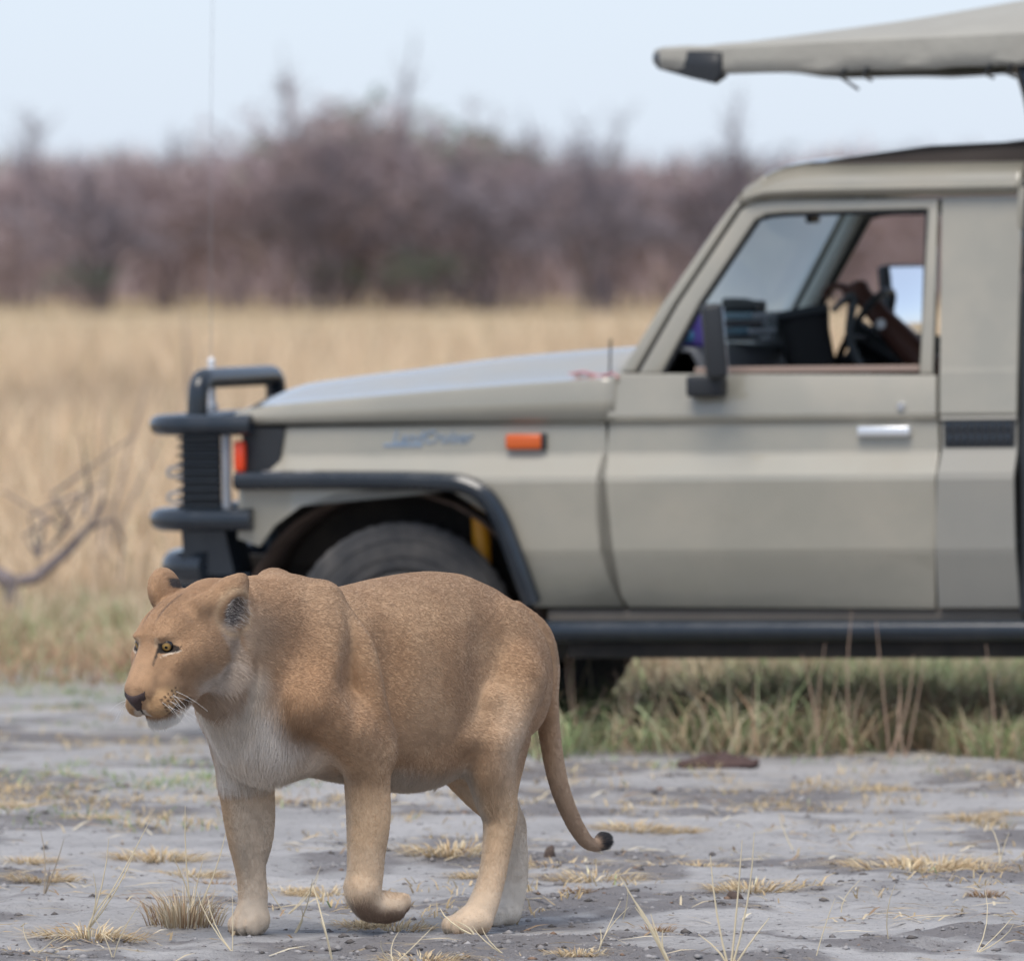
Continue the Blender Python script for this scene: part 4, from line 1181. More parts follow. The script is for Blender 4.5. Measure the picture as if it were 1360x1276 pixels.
for s in (1, -1):
    fd = panel('front_fender', FENDER, s, PAINT, truck)
    # black wheel-arch flare standing proud of the fender
    mb = MB(); mb.tube(arc_path([(x, s * (ysurf(z) + .028), z) for x, z in FLARE], .12, 5), .034, 10, flat=1.15)
    fl = mb.build('wheel_arch_flare', BLACK, fd)
    mb = MB()
    for x in (.30, .42):
        mb.box(x - .035, x + .035, s * .88 - .028, s * .88 + .012, .955, .968, .003)
    if s > 0: mb.build('worn_patch', mat('scuffed_paint', (.42, .40, .40), .6), fl)
    # turn signal on the fender
    mb = MB(); y = s * (ysurf(1.06) + .004)
    mb.box(-.565, -.432, y - .012, y + .026, 1.036, 1.090, .010, 3)
    ts = mb.build('turn_signal', ORANGE, fd)
    mb = MB(); mb.box(-.578, -.560, y - .012, y + .018, 1.034, 1.092, .004); mb.build('lamp_base', PLASTIC, ts)
    # door
    d = panel('door', DOOR_O, s, PAINT, truck, .05)
    fr = strip('window_frame', FRAME_O, FRAME_I, s, PAINT, d, .035, .004)
    strip('window_seal', [(x + (.012 if i < 6 else 0), z) for i, (x, z) in enumerate(FRAME_I)], [(x - (.010 if i < 4 else -.002), z - (.010 if 2 < i < 6 else 0)) for i, (x, z) in enumerate(FRAME_I)], s, PLASTIC, d, .030, -.006)
    mb = MB(); yb = ysurf(1.09)
    mb.box(-1.913, -1.723, s * yb + (.012 if s > 0 else -.030), s * yb + (.030 if s > 0 else -.012), 1.072, 1.108, .008, 3)
    for x in (-1.90, -1.735): mb.box(x - .014, x + .014, s * yb - .012, s * yb + .020, 1.076, 1.104, .004)
    mb.build('handle', CHROME_S, d)
    mb = MB(); mb.lathe([(.001, .012), (.013, .012), (.016, .006), (.016, -.006)], 20, 'Y', (-1.882, s * (ysurf(1.176)) - (0 if s > 0 else .012), 1.176)); mb.build('keyhole', CHROME, d)
    mb = MB(); mb.box(-1.94, -1.12, s * .765 - .018, s * .765 + .018, 1.295, 1.318, .004); mb.build('window_sill', mat('sill_trim', (.30, .22, .18), .6), d)
    # rear quarter of the cab
    q = panel('cab_rear_panel', QUARTER[:3] + [(-2.297, 1.145), (-2.021, 1.145)] + QUARTER[7:], s, PAINT, truck)
    mb = MB(); rows_ = []
    for z in [.480] + [z_ for z_ in _yz if .49 < z_ < 1.135] + [1.138]:
        xl = float(np.interp(z, [.48, 1.017, 1.14], [-2.003, -2.026, -2.022]))
        rows_.append([(x_, s * ysurf(z), z) for x_ in (xl, xl * .5 - 2.297 * .5, -2.297)])
    mb.grid(rows_); ob_ = mb.build('rear_lower_panel', PAINT_G, truck, solid=.02, offset=0); ob_.data.polygons.foreach_set('use_smooth', np.zeros(len(ob_.data.polygons), bool))
    mb = MB(); yv = s * (ysurf(1.08) + .003)
    mb.box(-2.292, -2.032, yv - .012, yv + .012, 1.026, 1.138, .008)
    vt = mb.build('air_vent', PLASTIC, q)
    for r_ in range(2):
        for c_ in range(9):
            mb = MB(); mb.box(-2.272 + c_ * .026, -2.256 + c_ * .026, yv + s * .010 - .005, yv + s * .010 + .005, 1.040 + r_ * .045, 1.078 + r_ * .045, .003)
            mb.build('vent_fin', BLACK, vt)
    # A pillar
    strip('windscreen_pillar', PIL_O, PIL_I, s, PAINT, truck, .055, .002)
    strip('pillar_seal', PIL_I, [(a[0] * .5 + b[0] * .5 - .012, a[1] * .5 + b[1] * .5) for a, b in zip(PIL_I, [FRAME_O[0], FRAME_O[1], FRAME_O[2], FRAME_O[3], FRAME_O[4]])], s, PLASTIC, truck, .03, -.014)
    # sill: mud brown, darkened to paint in the shade below the door
    mb = MB(); mb.box(-2.30, -.56, s * .77 - .03, s * .77 + .008, .425, .476, .012, 3); mb.build('sill', mat('muddy_shaded_sill', (.17, .145, .12), .8, var=.2, vscale=8), truck)
    # side step: tube over a box rail
    mb = MB(); mb.tube(arc_path([(-.52, s * .80, .400), (-.60, s * .875, .400), (-2.62, s * .875, .400), (-2.70, s * .80, .400)], .06), .040, 14)
    st = mb.build('side_step', BLACK, truck)
    mb = MB(); mb.box(-2.60, -.66, s * .82 - .05, s * .82 + .04, .305, .372, .008); mb.build('step_rail', DARK, st)
    # fender inner wall and wheel well
    mb = MB()
    P = []
    for i in range(15):
        a = math.pi * (i / 14); x = .02 + .56 * math.cos(a); z = .40 + .50 * math.sin(a)
        P.append([(x, s * .46, z), (x, s * .79, z)])
    mb.grid(P); mb.build('wheel_well', mat('well_mud', (.055, .036, .027), .95, bump=.6, bscale=30, dirt=(.13, .085, .06), dirt_amt=.6, dscale=9), truck, solid=.012)

# --- bonnet
def hood_z(x, y):
    ze = np.interp(x, [-.85, -.829, -.507, -.227, .195, .45, .62], [1.286, 1.284, 1.268, 1.250, 1.219, 1.200, 1.172])
    cr = np.interp(x, [-.85, -.6, -.23, .05, .25, .49, .62], [.112, .107, .104, .090, .084, .072, .052])
    a = abs(y) / .80
    k = 1 - sstep(np.array(.42), np.array(1.02), np.array(a)) * .92 - .08 * a * a
    return float(ze + cr * k)
mb = MB(); P = []
ys_ = [-.815, -.812, -.806, -.800, -.79, -.74, -.66, -.56, -.46, -.38, -.2, 0, .2, .38, .46, .56, .66, .74, .79, .800, .806, .812, .815]
for x in list(np.linspace(-.835, .58, 26)) + [.605, .622, .628]:
    row = []
    tuck = 1.0 if x < .59 else (.985 if x < .61 else .965)
    for y in ys_:
        if abs(y) > .803:
            zt = hood_z(x, .80); zb = 1.134
            z = {.806: zt - .012, .812: (zt + zb) / 2, .815: zb}[round(abs(y), 3)]
            z = min(z, zt - .004)
        else: z = hood_z(x, y)
        if x > .60: z -= .012 + (x - .60) * 1.3
        row.append((x, y * tuck, z))
    P.append(row)
P.append([(.629, y * .965, 1.10) for y in ys_])
mb.grid(P)
hood = mb.build('bonnet', PAINT, truck, 40, solid=.015)
# cowl between bonnet and windscreen
mb = MB(); mb.grid([[(-.838, y, hood_z(-.85, y) - .004) for y in ys_[3:-3]], [(-.90, y * .985, hood_z(-.85, y) + .002) for y in ys_[3:-3]]])
mb.build('cowl', PAINT, truck, solid=.02)
# short whip and twine at the bonnet's rear edge
mb = MB(); mb.tube([(-.78, .70, 1.285), (-.785, .70, 1.42)], .004, 6); mb.build('antenna_stub', PLASTIC, truck)
mb = MB(); mb.tube([(-.60, .66, 1.292), (-.68, .70, 1.305), (-.75, .72, 1.290), (-.82, .78, 1.300), (-.845, .80, 1.285)], .005, 5); mb.build('twine', mat('pink_twine', (.50, .20, .22), .8), truck)
# side lettering, a thin raised badge
tx = bpy.data.curves.new('badge_text', 'FONT'); tx.body = 'LandCruiser'; tx.size = .062; tx.shear = .35; tx.extrude = .004; tx.align_x = 'LEFT'
to = bpy.data.objects.new('badge_tmp', tx); COL.objects.link(to)
bpy.context.view_layer.update()
me = bpy.data.meshes.new_from_object(to.evaluated_get(bpy.context.evaluated_depsgraph_get())); me.name = 'badge_lettering'
bpy.data.objects.remove(to)
BADGE = mat('badge_blue', (.27, .34, .43), .35, metal=.3)
for s in (1, -1):
    bo = link('badge_lettering', me if s > 0 else me.copy(), BADGE, truck)
    # text runs rearwards on the left side, forwards on the right
    bo.rotation_euler = (rad(90), 0, rad(180) if s > 0 else 0)
    bo.location = (.000 if s > 0 else -.32, s * (ysurf(1.07) + .001), 1.062)
    bo.scale = (.96, 1, 1)
mb = MB(); y = ysurf(1.06) + .002; mb.box(-.115, .030, y - .003, y + .002, 1.050, 1.060, .001); mb.build('badge_underline', BADGE, truck)

# --- cab roof
mb = MB(); P = []
rx = [-1.262, -1.29, -1.335, -1.40, -1.48, -1.60, -1.9, -2.27, -2.29]
for i, x in enumerate(rx):
    dz = np.interp(x, [-2.29, -1.48, -1.40, -1.335, -1.29, -1.262], [0, 0, -.010, -.034, -.072, -.105])
    row = []
    for y, z in ((.690, 1.905), (.700, 1.925), (.690, 1.955), (.672, 1.990), (.635, 2.016), (.55, 2.030), (.40, 2.040), (.2, 2.046), (0, 2.048)):
        row.append((x, y, max(z + dz * (1 if z > 1.93 else .3), 1.90)))
    P.append(row + [(a, -b, c) for a, b, c in row[:-1]][::-1])
mb.grid(P); roof = mb.build('cab_roof', PAINT, truck, 40, solid=.02)
for s in (1, -1):
    mb = MB(); mb.tube([(-1.29, s * .700, 1.908), (-1.36, s * .706, 1.926), (-1.5, s * .708, 1.932), (-2.28, s * .708, 1.934)], .010, 8); mb.build('rain_gutter', PAINT, roof)
# folded brown tarpaulin strapped on the roof
mb = MB(); P = []
for x, h in ((-1.50, .004), (-1.60, .020), (-1.9, .044), (-2.2, .062), (-2.5, .078), (-2.56, .076)):
    P.append([(x, y, 2.030 - .012 * (abs(y) > .5) + h * k + .006 * math.sin(9 * x + 13 * y)) for y, k in ((-.62, -.2), (-.60, .7), (-.5, 1), (-.2, 1.05), (.2, 1.05), (.5, 1), (.60, .7), (.62, -.2))])
mb.grid(P); mb.build('roof_tarpaulin', mat('brown_tarp', (.095, .075, .062), .9, bump=.3, bscale=40), truck, 50, solid=.02)
mb = MB(); mb.box(-2.31, -2.275, -.70, .70, .50, 1.30, .01); mb.box(-2.31, -2.275, -.70, .70, 1.78, 1.93, .01); mb.build('cab_back_wall', PAINT, truck)
for s in (1, -1):
    mb = MB(); mb.tube([(-2.315, s * .80, .46), (-2.325, s * .812, .95), (-2.325, s * .775, 1.28), (-2.315, s * .675, 1.93)], .022, 8); mb.build('cab_edge_seal', PLASTIC, truck)

# --- windscreen and its surround
ws = [(-.905, .735, 1.330), (-1.262, .630, 1.905)]
mb = MB(); P = []
for i in range(7):
    t = i / 6; row = []
    for j in range(-8, 9):
        u = j / 8; hw = ws[0][1] + (ws[1][1] - ws[0][1]) * t
        x = ws[0][0] + (ws[1][0] - ws[0][0]) * t + .045 * (1 - u * u)
        row.append((x, u * hw, ws[0][2] + (ws[1][2] - ws[0][2]) * t))
    P.append(row)
mb.grid(P); wsg = mb.build('windscreen', WINDSCREEN, truck, 60)
for s in (1, -1):
    mb = MB(); mb.tube([(-.903, s * .742, 1.325), (-1.265, s * .636, 1.908)], .020, 8, flat=.6); mb.build('screen_seal', PLASTIC, wsg)
    mb = MB(); mb.tube([(-.955, s * .735, 1.33), (-1.315, s * .628, 1.905)], .030, 8, flat=.9); mb.build('pillar_lining', PAINT_IN, truck)
mb = MB(); mb.tube([(-1.262, -.63, 1.908), (-1.225, -.3, 1.912), (-1.215, 0, 1.912), (-1.225, .3, 1.912), (-1.262, .63, 1.908)], .022, 8); mb.build('header_seal', PLASTIC, wsg)
mb = MB(); mb.box(-1.60, -1.30, -.60, -.14, 0, .022, .008, M=Matrix.Translation((0, 0, 1.862)) @ Matrix.Rotation(0, 4, 'Y')); mb.build('sun_visor', mat('visor', (.20, .22, .21), .8), truck)
mb = MB(); mb.box(-1.325, -1.305, -.06, .06, 1.815, 1.865, .008, 3); mb.tube([(-1.31, 0, 1.84), (-1.275, 0, 1.90)], .008, 6); mb.build('rear_view_mirror', PLASTIC, truck)
mb = MB(); mb.grid([[(-1.28, y, 1.93) for y in (-.62, 0, .62)], [(-2.28, y, 1.96) for y in (-.62, 0, .62)]]); mb.build('head_lining', PAINT_IN, truck, solid=.015)

# --- inside the cab
mb = MB(); P = []
for y in np.linspace(-.74, .74, 15):
    P.append([(-.86, y, 1.30), (-.90, y, 1.365), (-1.02, y, 1.395), (-1.10, y, 1.385), (-1.135, y, 1.33), (-1.12, y, 1.20), (-1.08, y, 1.05), (-.95, y, .90)])
mb.grid(P); dash = mb.build('dashboard', TRIM, truck, 40, solid=.02)
mb = MB(); mb.box(-1.19, -1.02, -.60, -.20, 1.36, 1.50, .03, 3); mb.build('instrument_binnacle', TRIM, dash)
for k in range(3):
    mb = MB(); mb.box(-1.155, -1.125, -.12 + k * .28 - .10, -.12 + k * .28 + .10, 1.22, 1.30, .01); mb.build('air_outlet', PLASTIC, dash)
M_ = Matrix.Translation((-1.375, -.40, 1.405)) @ Matrix.Rotation(rad(60), 4, 'Y')
mb = MB(); ring = [M_ @ Vector((.19 * math.cos(a), .19 * math.sin(a), 0)) for a in np.linspace(0, 2 * math.pi, 41)]
mb.tube(ring, .014, 8, cap=False); sw = mb.build('steering_wheel', PLASTIC, truck)
for a in (rad(90), rad(210), rad(330)):
    mb = MB(); mb.tube([M_ @ Vector((0, 0, -.02)), M_ @ Vector((.19 * math.cos(a), .19 * math.sin(a), 0))], .012, 6, flat=1.8); mb.build('spoke', PLASTIC, sw)
mb = MB(); mb.tube([M_ @ Vector((0, 0, .03)), M_ @ Vector((0, 0, -.30))], [.05, .03], 10); mb.build('steering_column', PLASTIC, sw)
for yc in (-.38, .38):
    mb = MB(); mb.box(-2.12, -1.62, yc - .25, yc + .25, .92, 1.06, .04, 3); sc_ = mb.build('seat', SEAT, truck)
    mb = MB(); mb.box(-2.26, -2.12, yc - .24, yc + .24, 1.04, 1.56, .05, 3); mb.build('backrest', SEAT, sc_)
mb = MB(); mb.box(-2.27, -.90, -.78, .78, .50, .56, .01); mb.box(-.86, -.82, -.74, .74, .50, 1.29, .01); mb.build('cab_floor', DARK, truck)

# --- engine bay, chassis
mb = MB(); mb.box(-.80, .56, -.50, .50, .62, 1.12, .02); mb.box(-.80, .50, -.62, .62, .86, 1.13, .02); mb.build('engine_bay', DARK, truck)
for s in (1, -1):
    mb = MB(); mb.box(-4.2, .70, s * .42 - .05, s * .42 + .05, .52, .66, .01); mb.build('chassis_rail', DARK, truck)
mb = MB(); mb.tube([(0, -.66, .40), (0, .66, .40)], .05, 10); mb.sphere((0, -.22, .40), (.15, .14, .15)); mb.build('front_axle', DARK, truck)
mb = MB(); mb.box(-1.95, -1.1, -.38, .30, .36, .54, .03); mb.build('fuel_tank', DARK, truck)
mb = MB(); mb.tube([(-.3, .15, .5), (-1.0, .18, .46), (-2.9, .1, .50)], .05, 8); mb.build('drive_shaft', DARK, truck)
for s in (1, -1):
    mb = MB(); mb.tube([(-.285, s * .66, .52), (-.268, s * .64, .90)], .034, 12); mb.build('shock_absorber', mat('yellow_damper', (.62, .27, .015), .45), truck)

# --- front face: grille, headlamps
mb = MB(); mb.box(.56, .60, -.70, .70, .80, 1.12, .02); gr = mb.build('radiator_grille', PLASTIC, truck)
for k in range(7):
    mb = MB(); mb.box(.596, .612, -.42, .42, .84 + k * .038, .856 + k * .038, .004); mb.build('grille_bar', BLACK, gr)
for s in (1, -1):
    mb = MB(); mb.lathe([(.001, .045), (.06, .040), (.088, .020), (.092, 0)], 24, 'X', (.60, s * .56, .98)); hl = mb.build('headlight', GLASS, truck)
    mb = MB(); mb.lathe([(.094, .02), (.100, .01), (.100, -.02)], 24, 'X', (.60, s * .56, .98)); mb.build('headlight_rim', CHROME, hl)
    mb = MB(); mb.prism([(.398, 1.118), (.530, 1.122), (.560, 1.10), (.545, .962), (.468, .955), (.418, 1.00)], s * .60, s * .812)
    mb.build('headlight_housing', PLASTIC, truck, 30)

# --- bull bar
bull = empty('bull_bar'); bull.parent = truck
for z, r_, nm in ((1.132, .036, 'upper_rail'), (.797, .040, 'lower_rail')):
    mb = MB(); mb.tube(arc_path([(.505, .862, z), (.80, .862, z), (.915, .74, z), (.945, 0, z), (.915, -.74, z), (.80, -.862, z), (.505, -.862, z)], .12, 6), r_, 14)
    mb.build(nm, BLACK, bull)
mb = MB(); mb.tube(arc_path([(.885, .405, 1.10), (.875, .405, 1.290), (.875, -.405, 1.290), (.885, -.405, 1.10)], .075, 7), .037, 14); mb.build('centre_hoop', BLACK, bull)
for y in (.40, -.40):
    mb = MB(); mb.tube([(.905, y, .56), (.905, y, 1.13)], .034, 12); mb.build('upright', BLACK, bull)
for s in (1, -1):
    mb = MB(); mb.box(.645, .790, s * .80 - .010, s * .80 + .010, .82, 1.12, .004); hg = mb.build('headlamp_guard', PLASTIC, bull)
    for k in range(9):
        mb = MB(); mb.tube([(.64, s * .822, .845 + k * .030), (.80, s * .822, .845 + k * .030)], .006, 6); mb.build('guard_bar', BLACK, hg)
    mb = MB(); mb.tube([(.612, s * .83, .775), (.612, s * .83, 1.11)], .018, 8); mb.build('guard_post', mat('grey_post', (.30, .31, .33), .4, metal=.5), bull)
    mb = MB(); mb.box(.540, .580, s * .83 - .02, s * .83 + .02, .965, 1.075, .012, 3); mb.build('side_lamp', RED, bull)
    for zc in (.965, .875):
        mb = MB(); mb.tube(arc_path([(.79, s * .70, zc + .030), (.885, s * .70, zc + .010), (.885, s * .70, zc - .016), (.79, s * .70, zc - .020)], .02, 4), .006, 6); mb.build('wire_guard', STEEL, bull)
    mb = MB(); mb.prism([(.60, .60), (.79, .60), (.80, .78), (.64, .78)], s * .60, s * .80); mb.build('end_plate', BLACK, bull)
mb = MB(); mb.tube(arc_path([(.70, .80, .625), (.86, .72, .625), (.99, .35, .625), (.99, -.35, .625), (.86, -.72, .625), (.70, -.80, .625)], .12, 5), .058, 14, flat=.8); mb.box(.62, .95, -.60, .60, .50, .60, .03); mb.build('bumper_beam', BLACK, bull)
# whip aerial on the bar: white sprung base and a long thin rod
mb = MB(); prof = [(.016, 0), (.022, .012), (.022, .03)]
for k in range(9): prof += [(.012, .034 + k * .014), (.017, .041 + k * .014)]
prof += [(.010, .165), (.013, .175), (.013, .19), (.002, .20)]
mb.lathe(prof, 12, 'Z', (.905, .19, 1.165)); ae = mb.build('aerial', mat('white_plastic', (.75, .76, .78), .4), bull)
mb = MB(); mb.tube([(.905, .19, 1.355), (.900, .19, 1.8), (.890, .188, 2.3), (.870, .185, 3.0)], [.0014, .0012, .001, .0008], 6); mb.build('whip', mat('aerial_whip', (.22, .22, .23), .5), ae)

# --- mirrors
def mirror(s, yaw, near):
    base = MB()
    if near:
        base.box(-1.245, -1.115, .79, .875, 1.215, 1.290, .014, 3); bo_ = base.build('mirror', PLASTIC, truck)
        m2 = MB(); m2.tube([(-1.215, .84, 1.27), (-1.235, .925, 1.33)], .022, 8); m2.build('mirror_arm', PLASTIC, bo_)
        c = Vector((-1.245, .940, 1.410)); dims = (.036, .046, .130)
    else:
        base.box(-1.20, -1.12, -.875, -.79, 1.215, 1.285, .014, 3); bo_ = base.build('mirror', PLASTIC, truck)
        m2 = MB(); m2.tube([(-1.17, -.84, 1.27), (-1.30, -.94, 1.36)], .018, 8); m2.build('mirror_arm', PLASTIC, bo_)
        c = Vector((-1.345, -1.00, 1.525)); dims = (.030, .105, .135)
    M2 = Matrix.Translation(c) @ Matrix.Rotation(yaw, 4, 'Z') @ Matrix.Rotation(rad(4 if near else 7), 4, 'Y')
    m3 = MB(); m3.box(-dims[0], dims[0], -dims[1], dims[1], -dims[2], dims[2], .018, 3, M=M2); hd_ = m3.build('mirror_head', PLASTIC, bo_)
    m4 = MB(); m4.box(-dims[0] - .0015, -dims[0] + .002, -dims[1] + .012, dims[1] - .012, -dims[2] + .012, dims[2] - .012, .002, M=M2); m4.build('mirror_glass', mat('mirror_glass', (.92, .94, .96), .02, metal=1.0), bo_)
mirror(1, rad(24), True)
mirror(-1, rad(-24), False)

# --- wheels
def wheel(x, y, z, s, steer=0.0):
    w = empty('wheel', (x, y, z), (0, 0, steer)); w.parent = truck
    R_ = .393
    mb = MB()
    prof = [(.215, -.105), (.235, -.125), (.31, -.132), (.365, -.128), (.392, -.112), (R_, -.09), (R_, -.03), (R_ - .008, -.026), (R_ - .008, -.018), (R_, -.014), (R_, .014), (R_ - .008, .018), (R_ - .008, .026), (R_, .03), (R_, .09), (.392, .112), (.380, .122), (.365, .124), (.362, .130), (.335, .134), (.330, .131), (.31, .133), (.275, .131), (.270, .127), (.235, .125), (.215, .105)]
    mb.lathe([(a, b * s) for a, b in prof], 64, 'Y'); ty = mb.build('tyre', RUBBER, w, 25)
    mb = MB()
    for k in range(44):
        a = 2 * math.pi * k / 44
        M3 = Matrix.Rotation(a, 4, 'Y')
        for yy in (-.075, .075): mb.box(-.012, .016, yy - .035, yy + .035, R_ - .008, R_ + .003, 0, M=M3)
    tr_ = mb.build('tread_blocks', RUBBER, ty); tr_['kind'] = 'stuff'
    mb = MB(); mb.lathe([(.218, .11 * s), (.214, .10 * s), (.195, .085 * s), (.19, .04 * s), (.12, .030 * s), (.10, .045 * s), (.075, .05 * s), (.070, .085 * s), (.045, .10 * s), (.001, .10 * s)], 40, 'Y')
    mb.lathe([(.218, .11 * s), (.20, -.10 * s)], 40, 'Y')
    rm = mb.build('rim', mat('rim_paint', (.36, .35, .33), .5, dirt=(.22, .18, .14), dirt_amt=.5), w)
    for k in range(6):
        a = 2 * math.pi * k / 6
        mb = MB(); mb.tube([(.088 * math.cos(a), .04 * s, .088 * math.sin(a)), (.088 * math.cos(a), .062 * s, .088 * math.sin(a))], .010, 6); mb.build('wheel_nut', STEEL, rm)
    return w
for s in (1, -1):
    wheel(0, s * .70, .388, s, rad(17))
    wheel(-3.05, s * .70, .357, s)
mb = MB(); mb.tube([(-3.05, -.66, .36), (-3.05, .66, .36)], .055, 10); mb.build('rear_axle', DARK, truck)

# --- open rear body with seat rows
for s in (1, -1):
    mb = MB(); mb.prism([(-2.36, .62), (-2.36, 1.28), (-4.35, 1.28), (-4.35, .62), (-3.55, .62), (-3.45, .86), (-2.65, .86), (-2.55, .62)], s * .76, s * .80); mb.build('tub_side', PAINT, truck)
    mb = MB(); mb.tube(arc_path([(-2.365, s * .745, .62), (-2.365, s * .745, 2.18), (-2.30, s * .72, 2.38)], .1, 5), .032, 10); mb.build('canopy_post', BLACK, truck)
    for x in (-3.3, -4.28):
        mb = MB(); mb.tube([(x, s * .745, 1.2), (x, s * .72, 2.36)], .024, 8); mb.build('canopy_post', BLACK, truck)
mb = MB(); mb.box(-4.35, -2.36, -.76, .76, .60, .66, .01); mb.box(-4.36, -4.32, -.78, .78, .62, 1.26, .01); mb.build('tub_floor', DARK, truck)
for x, z in ((-2.75, 1.15), (-3.65, 1.45)):
    mb = MB(); mb.box(x - .25, x + .25, -.70, .70, z - .55, z - .02, .02); be_ = mb.build('bench', SEAT, truck)
    mb = MB(); mb.box(x - .32, x - .22, -.70, .70, z, z + .48, .04, 3); mb.build('backrest', SEAT, be_)
    for y in (-.46, 0, .46):
        mb = MB(); mb.box(x - .22, x + .24, y - .21, y + .21, z - .02, z + .08, .035, 3); mb.build('cushion', SEAT, be_)

# --- canvas canopy
def canopy():
    mb = MB(); P = []
    st = [(-.83, 2.408, 2.414, 2.421, .10), (-.88, 2.394, 2.424, 2.432, .46), (-1.00, 2.372, 2.428, 2.448, .74), (-1.20, 2.352, 2.428, 2.470, .81), (-1.7, 2.350, 2.442, 2.530, .82), (-2.1, 2.358, 2.452, 2.590, .82), (-2.37, 2.366, 2.460, 2.628, .82), (-3.3, 2.34, 2.44, 2.66, .82), (-4.3, 2.34, 2.42, 2.60, .82), (-4.42, 2.35, 2.39, 2.46, .80)]
    xs_ = np.concatenate([np.linspace(a[0], b[0], 6)[:-1] for a, b in zip(st[:-1], st[1:])] + [[st[-1][0]]])
    A = np.array(st)
    for x in xs_:
        o = [np.interp(-x, -A[:, 0], A[:, k]) for k in range(1, 5)]
        zb, ze, zc, hw = o
        w = .006 * math.sin(x * 17) + .004 * math.sin(x * 41)
        half = [(hw - .05, zb - .010), (hw - .012, zb - .014 + w * .5), (hw + .004, zb + .004 + w), (hw + .006 + w * .5, (zb + ze) / 2), (hw, ze), (hw - .02, ze + .010), (hw * .75, ze + (zc - ze) * .32 + w), (hw * .5, ze + (zc - ze) * .6 - w), (hw * .25, ze + (zc - ze) * .88), (0, zc)]
        row = [(x, y, z) for y, z in half]
        P.append(row + [(a, -b, c) for a, b, c in row[:-1]][::-1])
    mb.grid(P)
    c = mb.build('canopy', CANVAS, truck, 40, solid=.012)
    # front cap of dark vinyl under the peak
    mb = MB(); Q = []
    for x, z0, z1 in ((-.838, 2.404, 2.414), (-.885, 2.390, 2.418), (-.97, 2.362, 2.420), (-1.12, 2.328, 2.420), (-1.21, 2.308, 2.418), (-1.25, 2.335, 2.412)):
        hw = np.interp(-x, [.83, .88, 1.0, 1.2], [.14, .46, .74, .81]) + .010
        Q.append([(x, hw - .06, z0 - .004), (x, hw, z0), (x, hw + .004, (z0 + z1) / 2), (x, hw - .004, z1)])
    for sgn in (1,):
        m2 = MB(); m2.grid([[(a, b * sgn, c_) for a, b, c_ in r_] for r_ in Q]); m2.build('vinyl_cap', PLASTIC, c, solid=.008)
    mb.bm.free()
    for x in (-1.70, -1.78, -2.22, -2.30):
        m2 = MB(); m2.tube([(x, .815, 2.352), (x + .02, .82, 2.32), (x - .015 - .03 * (x > -1.72), .82, 2.305 - .03 * (x > -1.75))], .006, 6); m2.build('tie_cord', PLASTIC, c)
    for s in (1, -1):
        m2 = MB(); m2.tube([(-1.0, s * .60, 2.398), (-1.2, s * .74, 2.378), (-4.3, s * .74, 2.385)], .018, 8); m2.build('roof_rail', BLACK, c)
canopy()

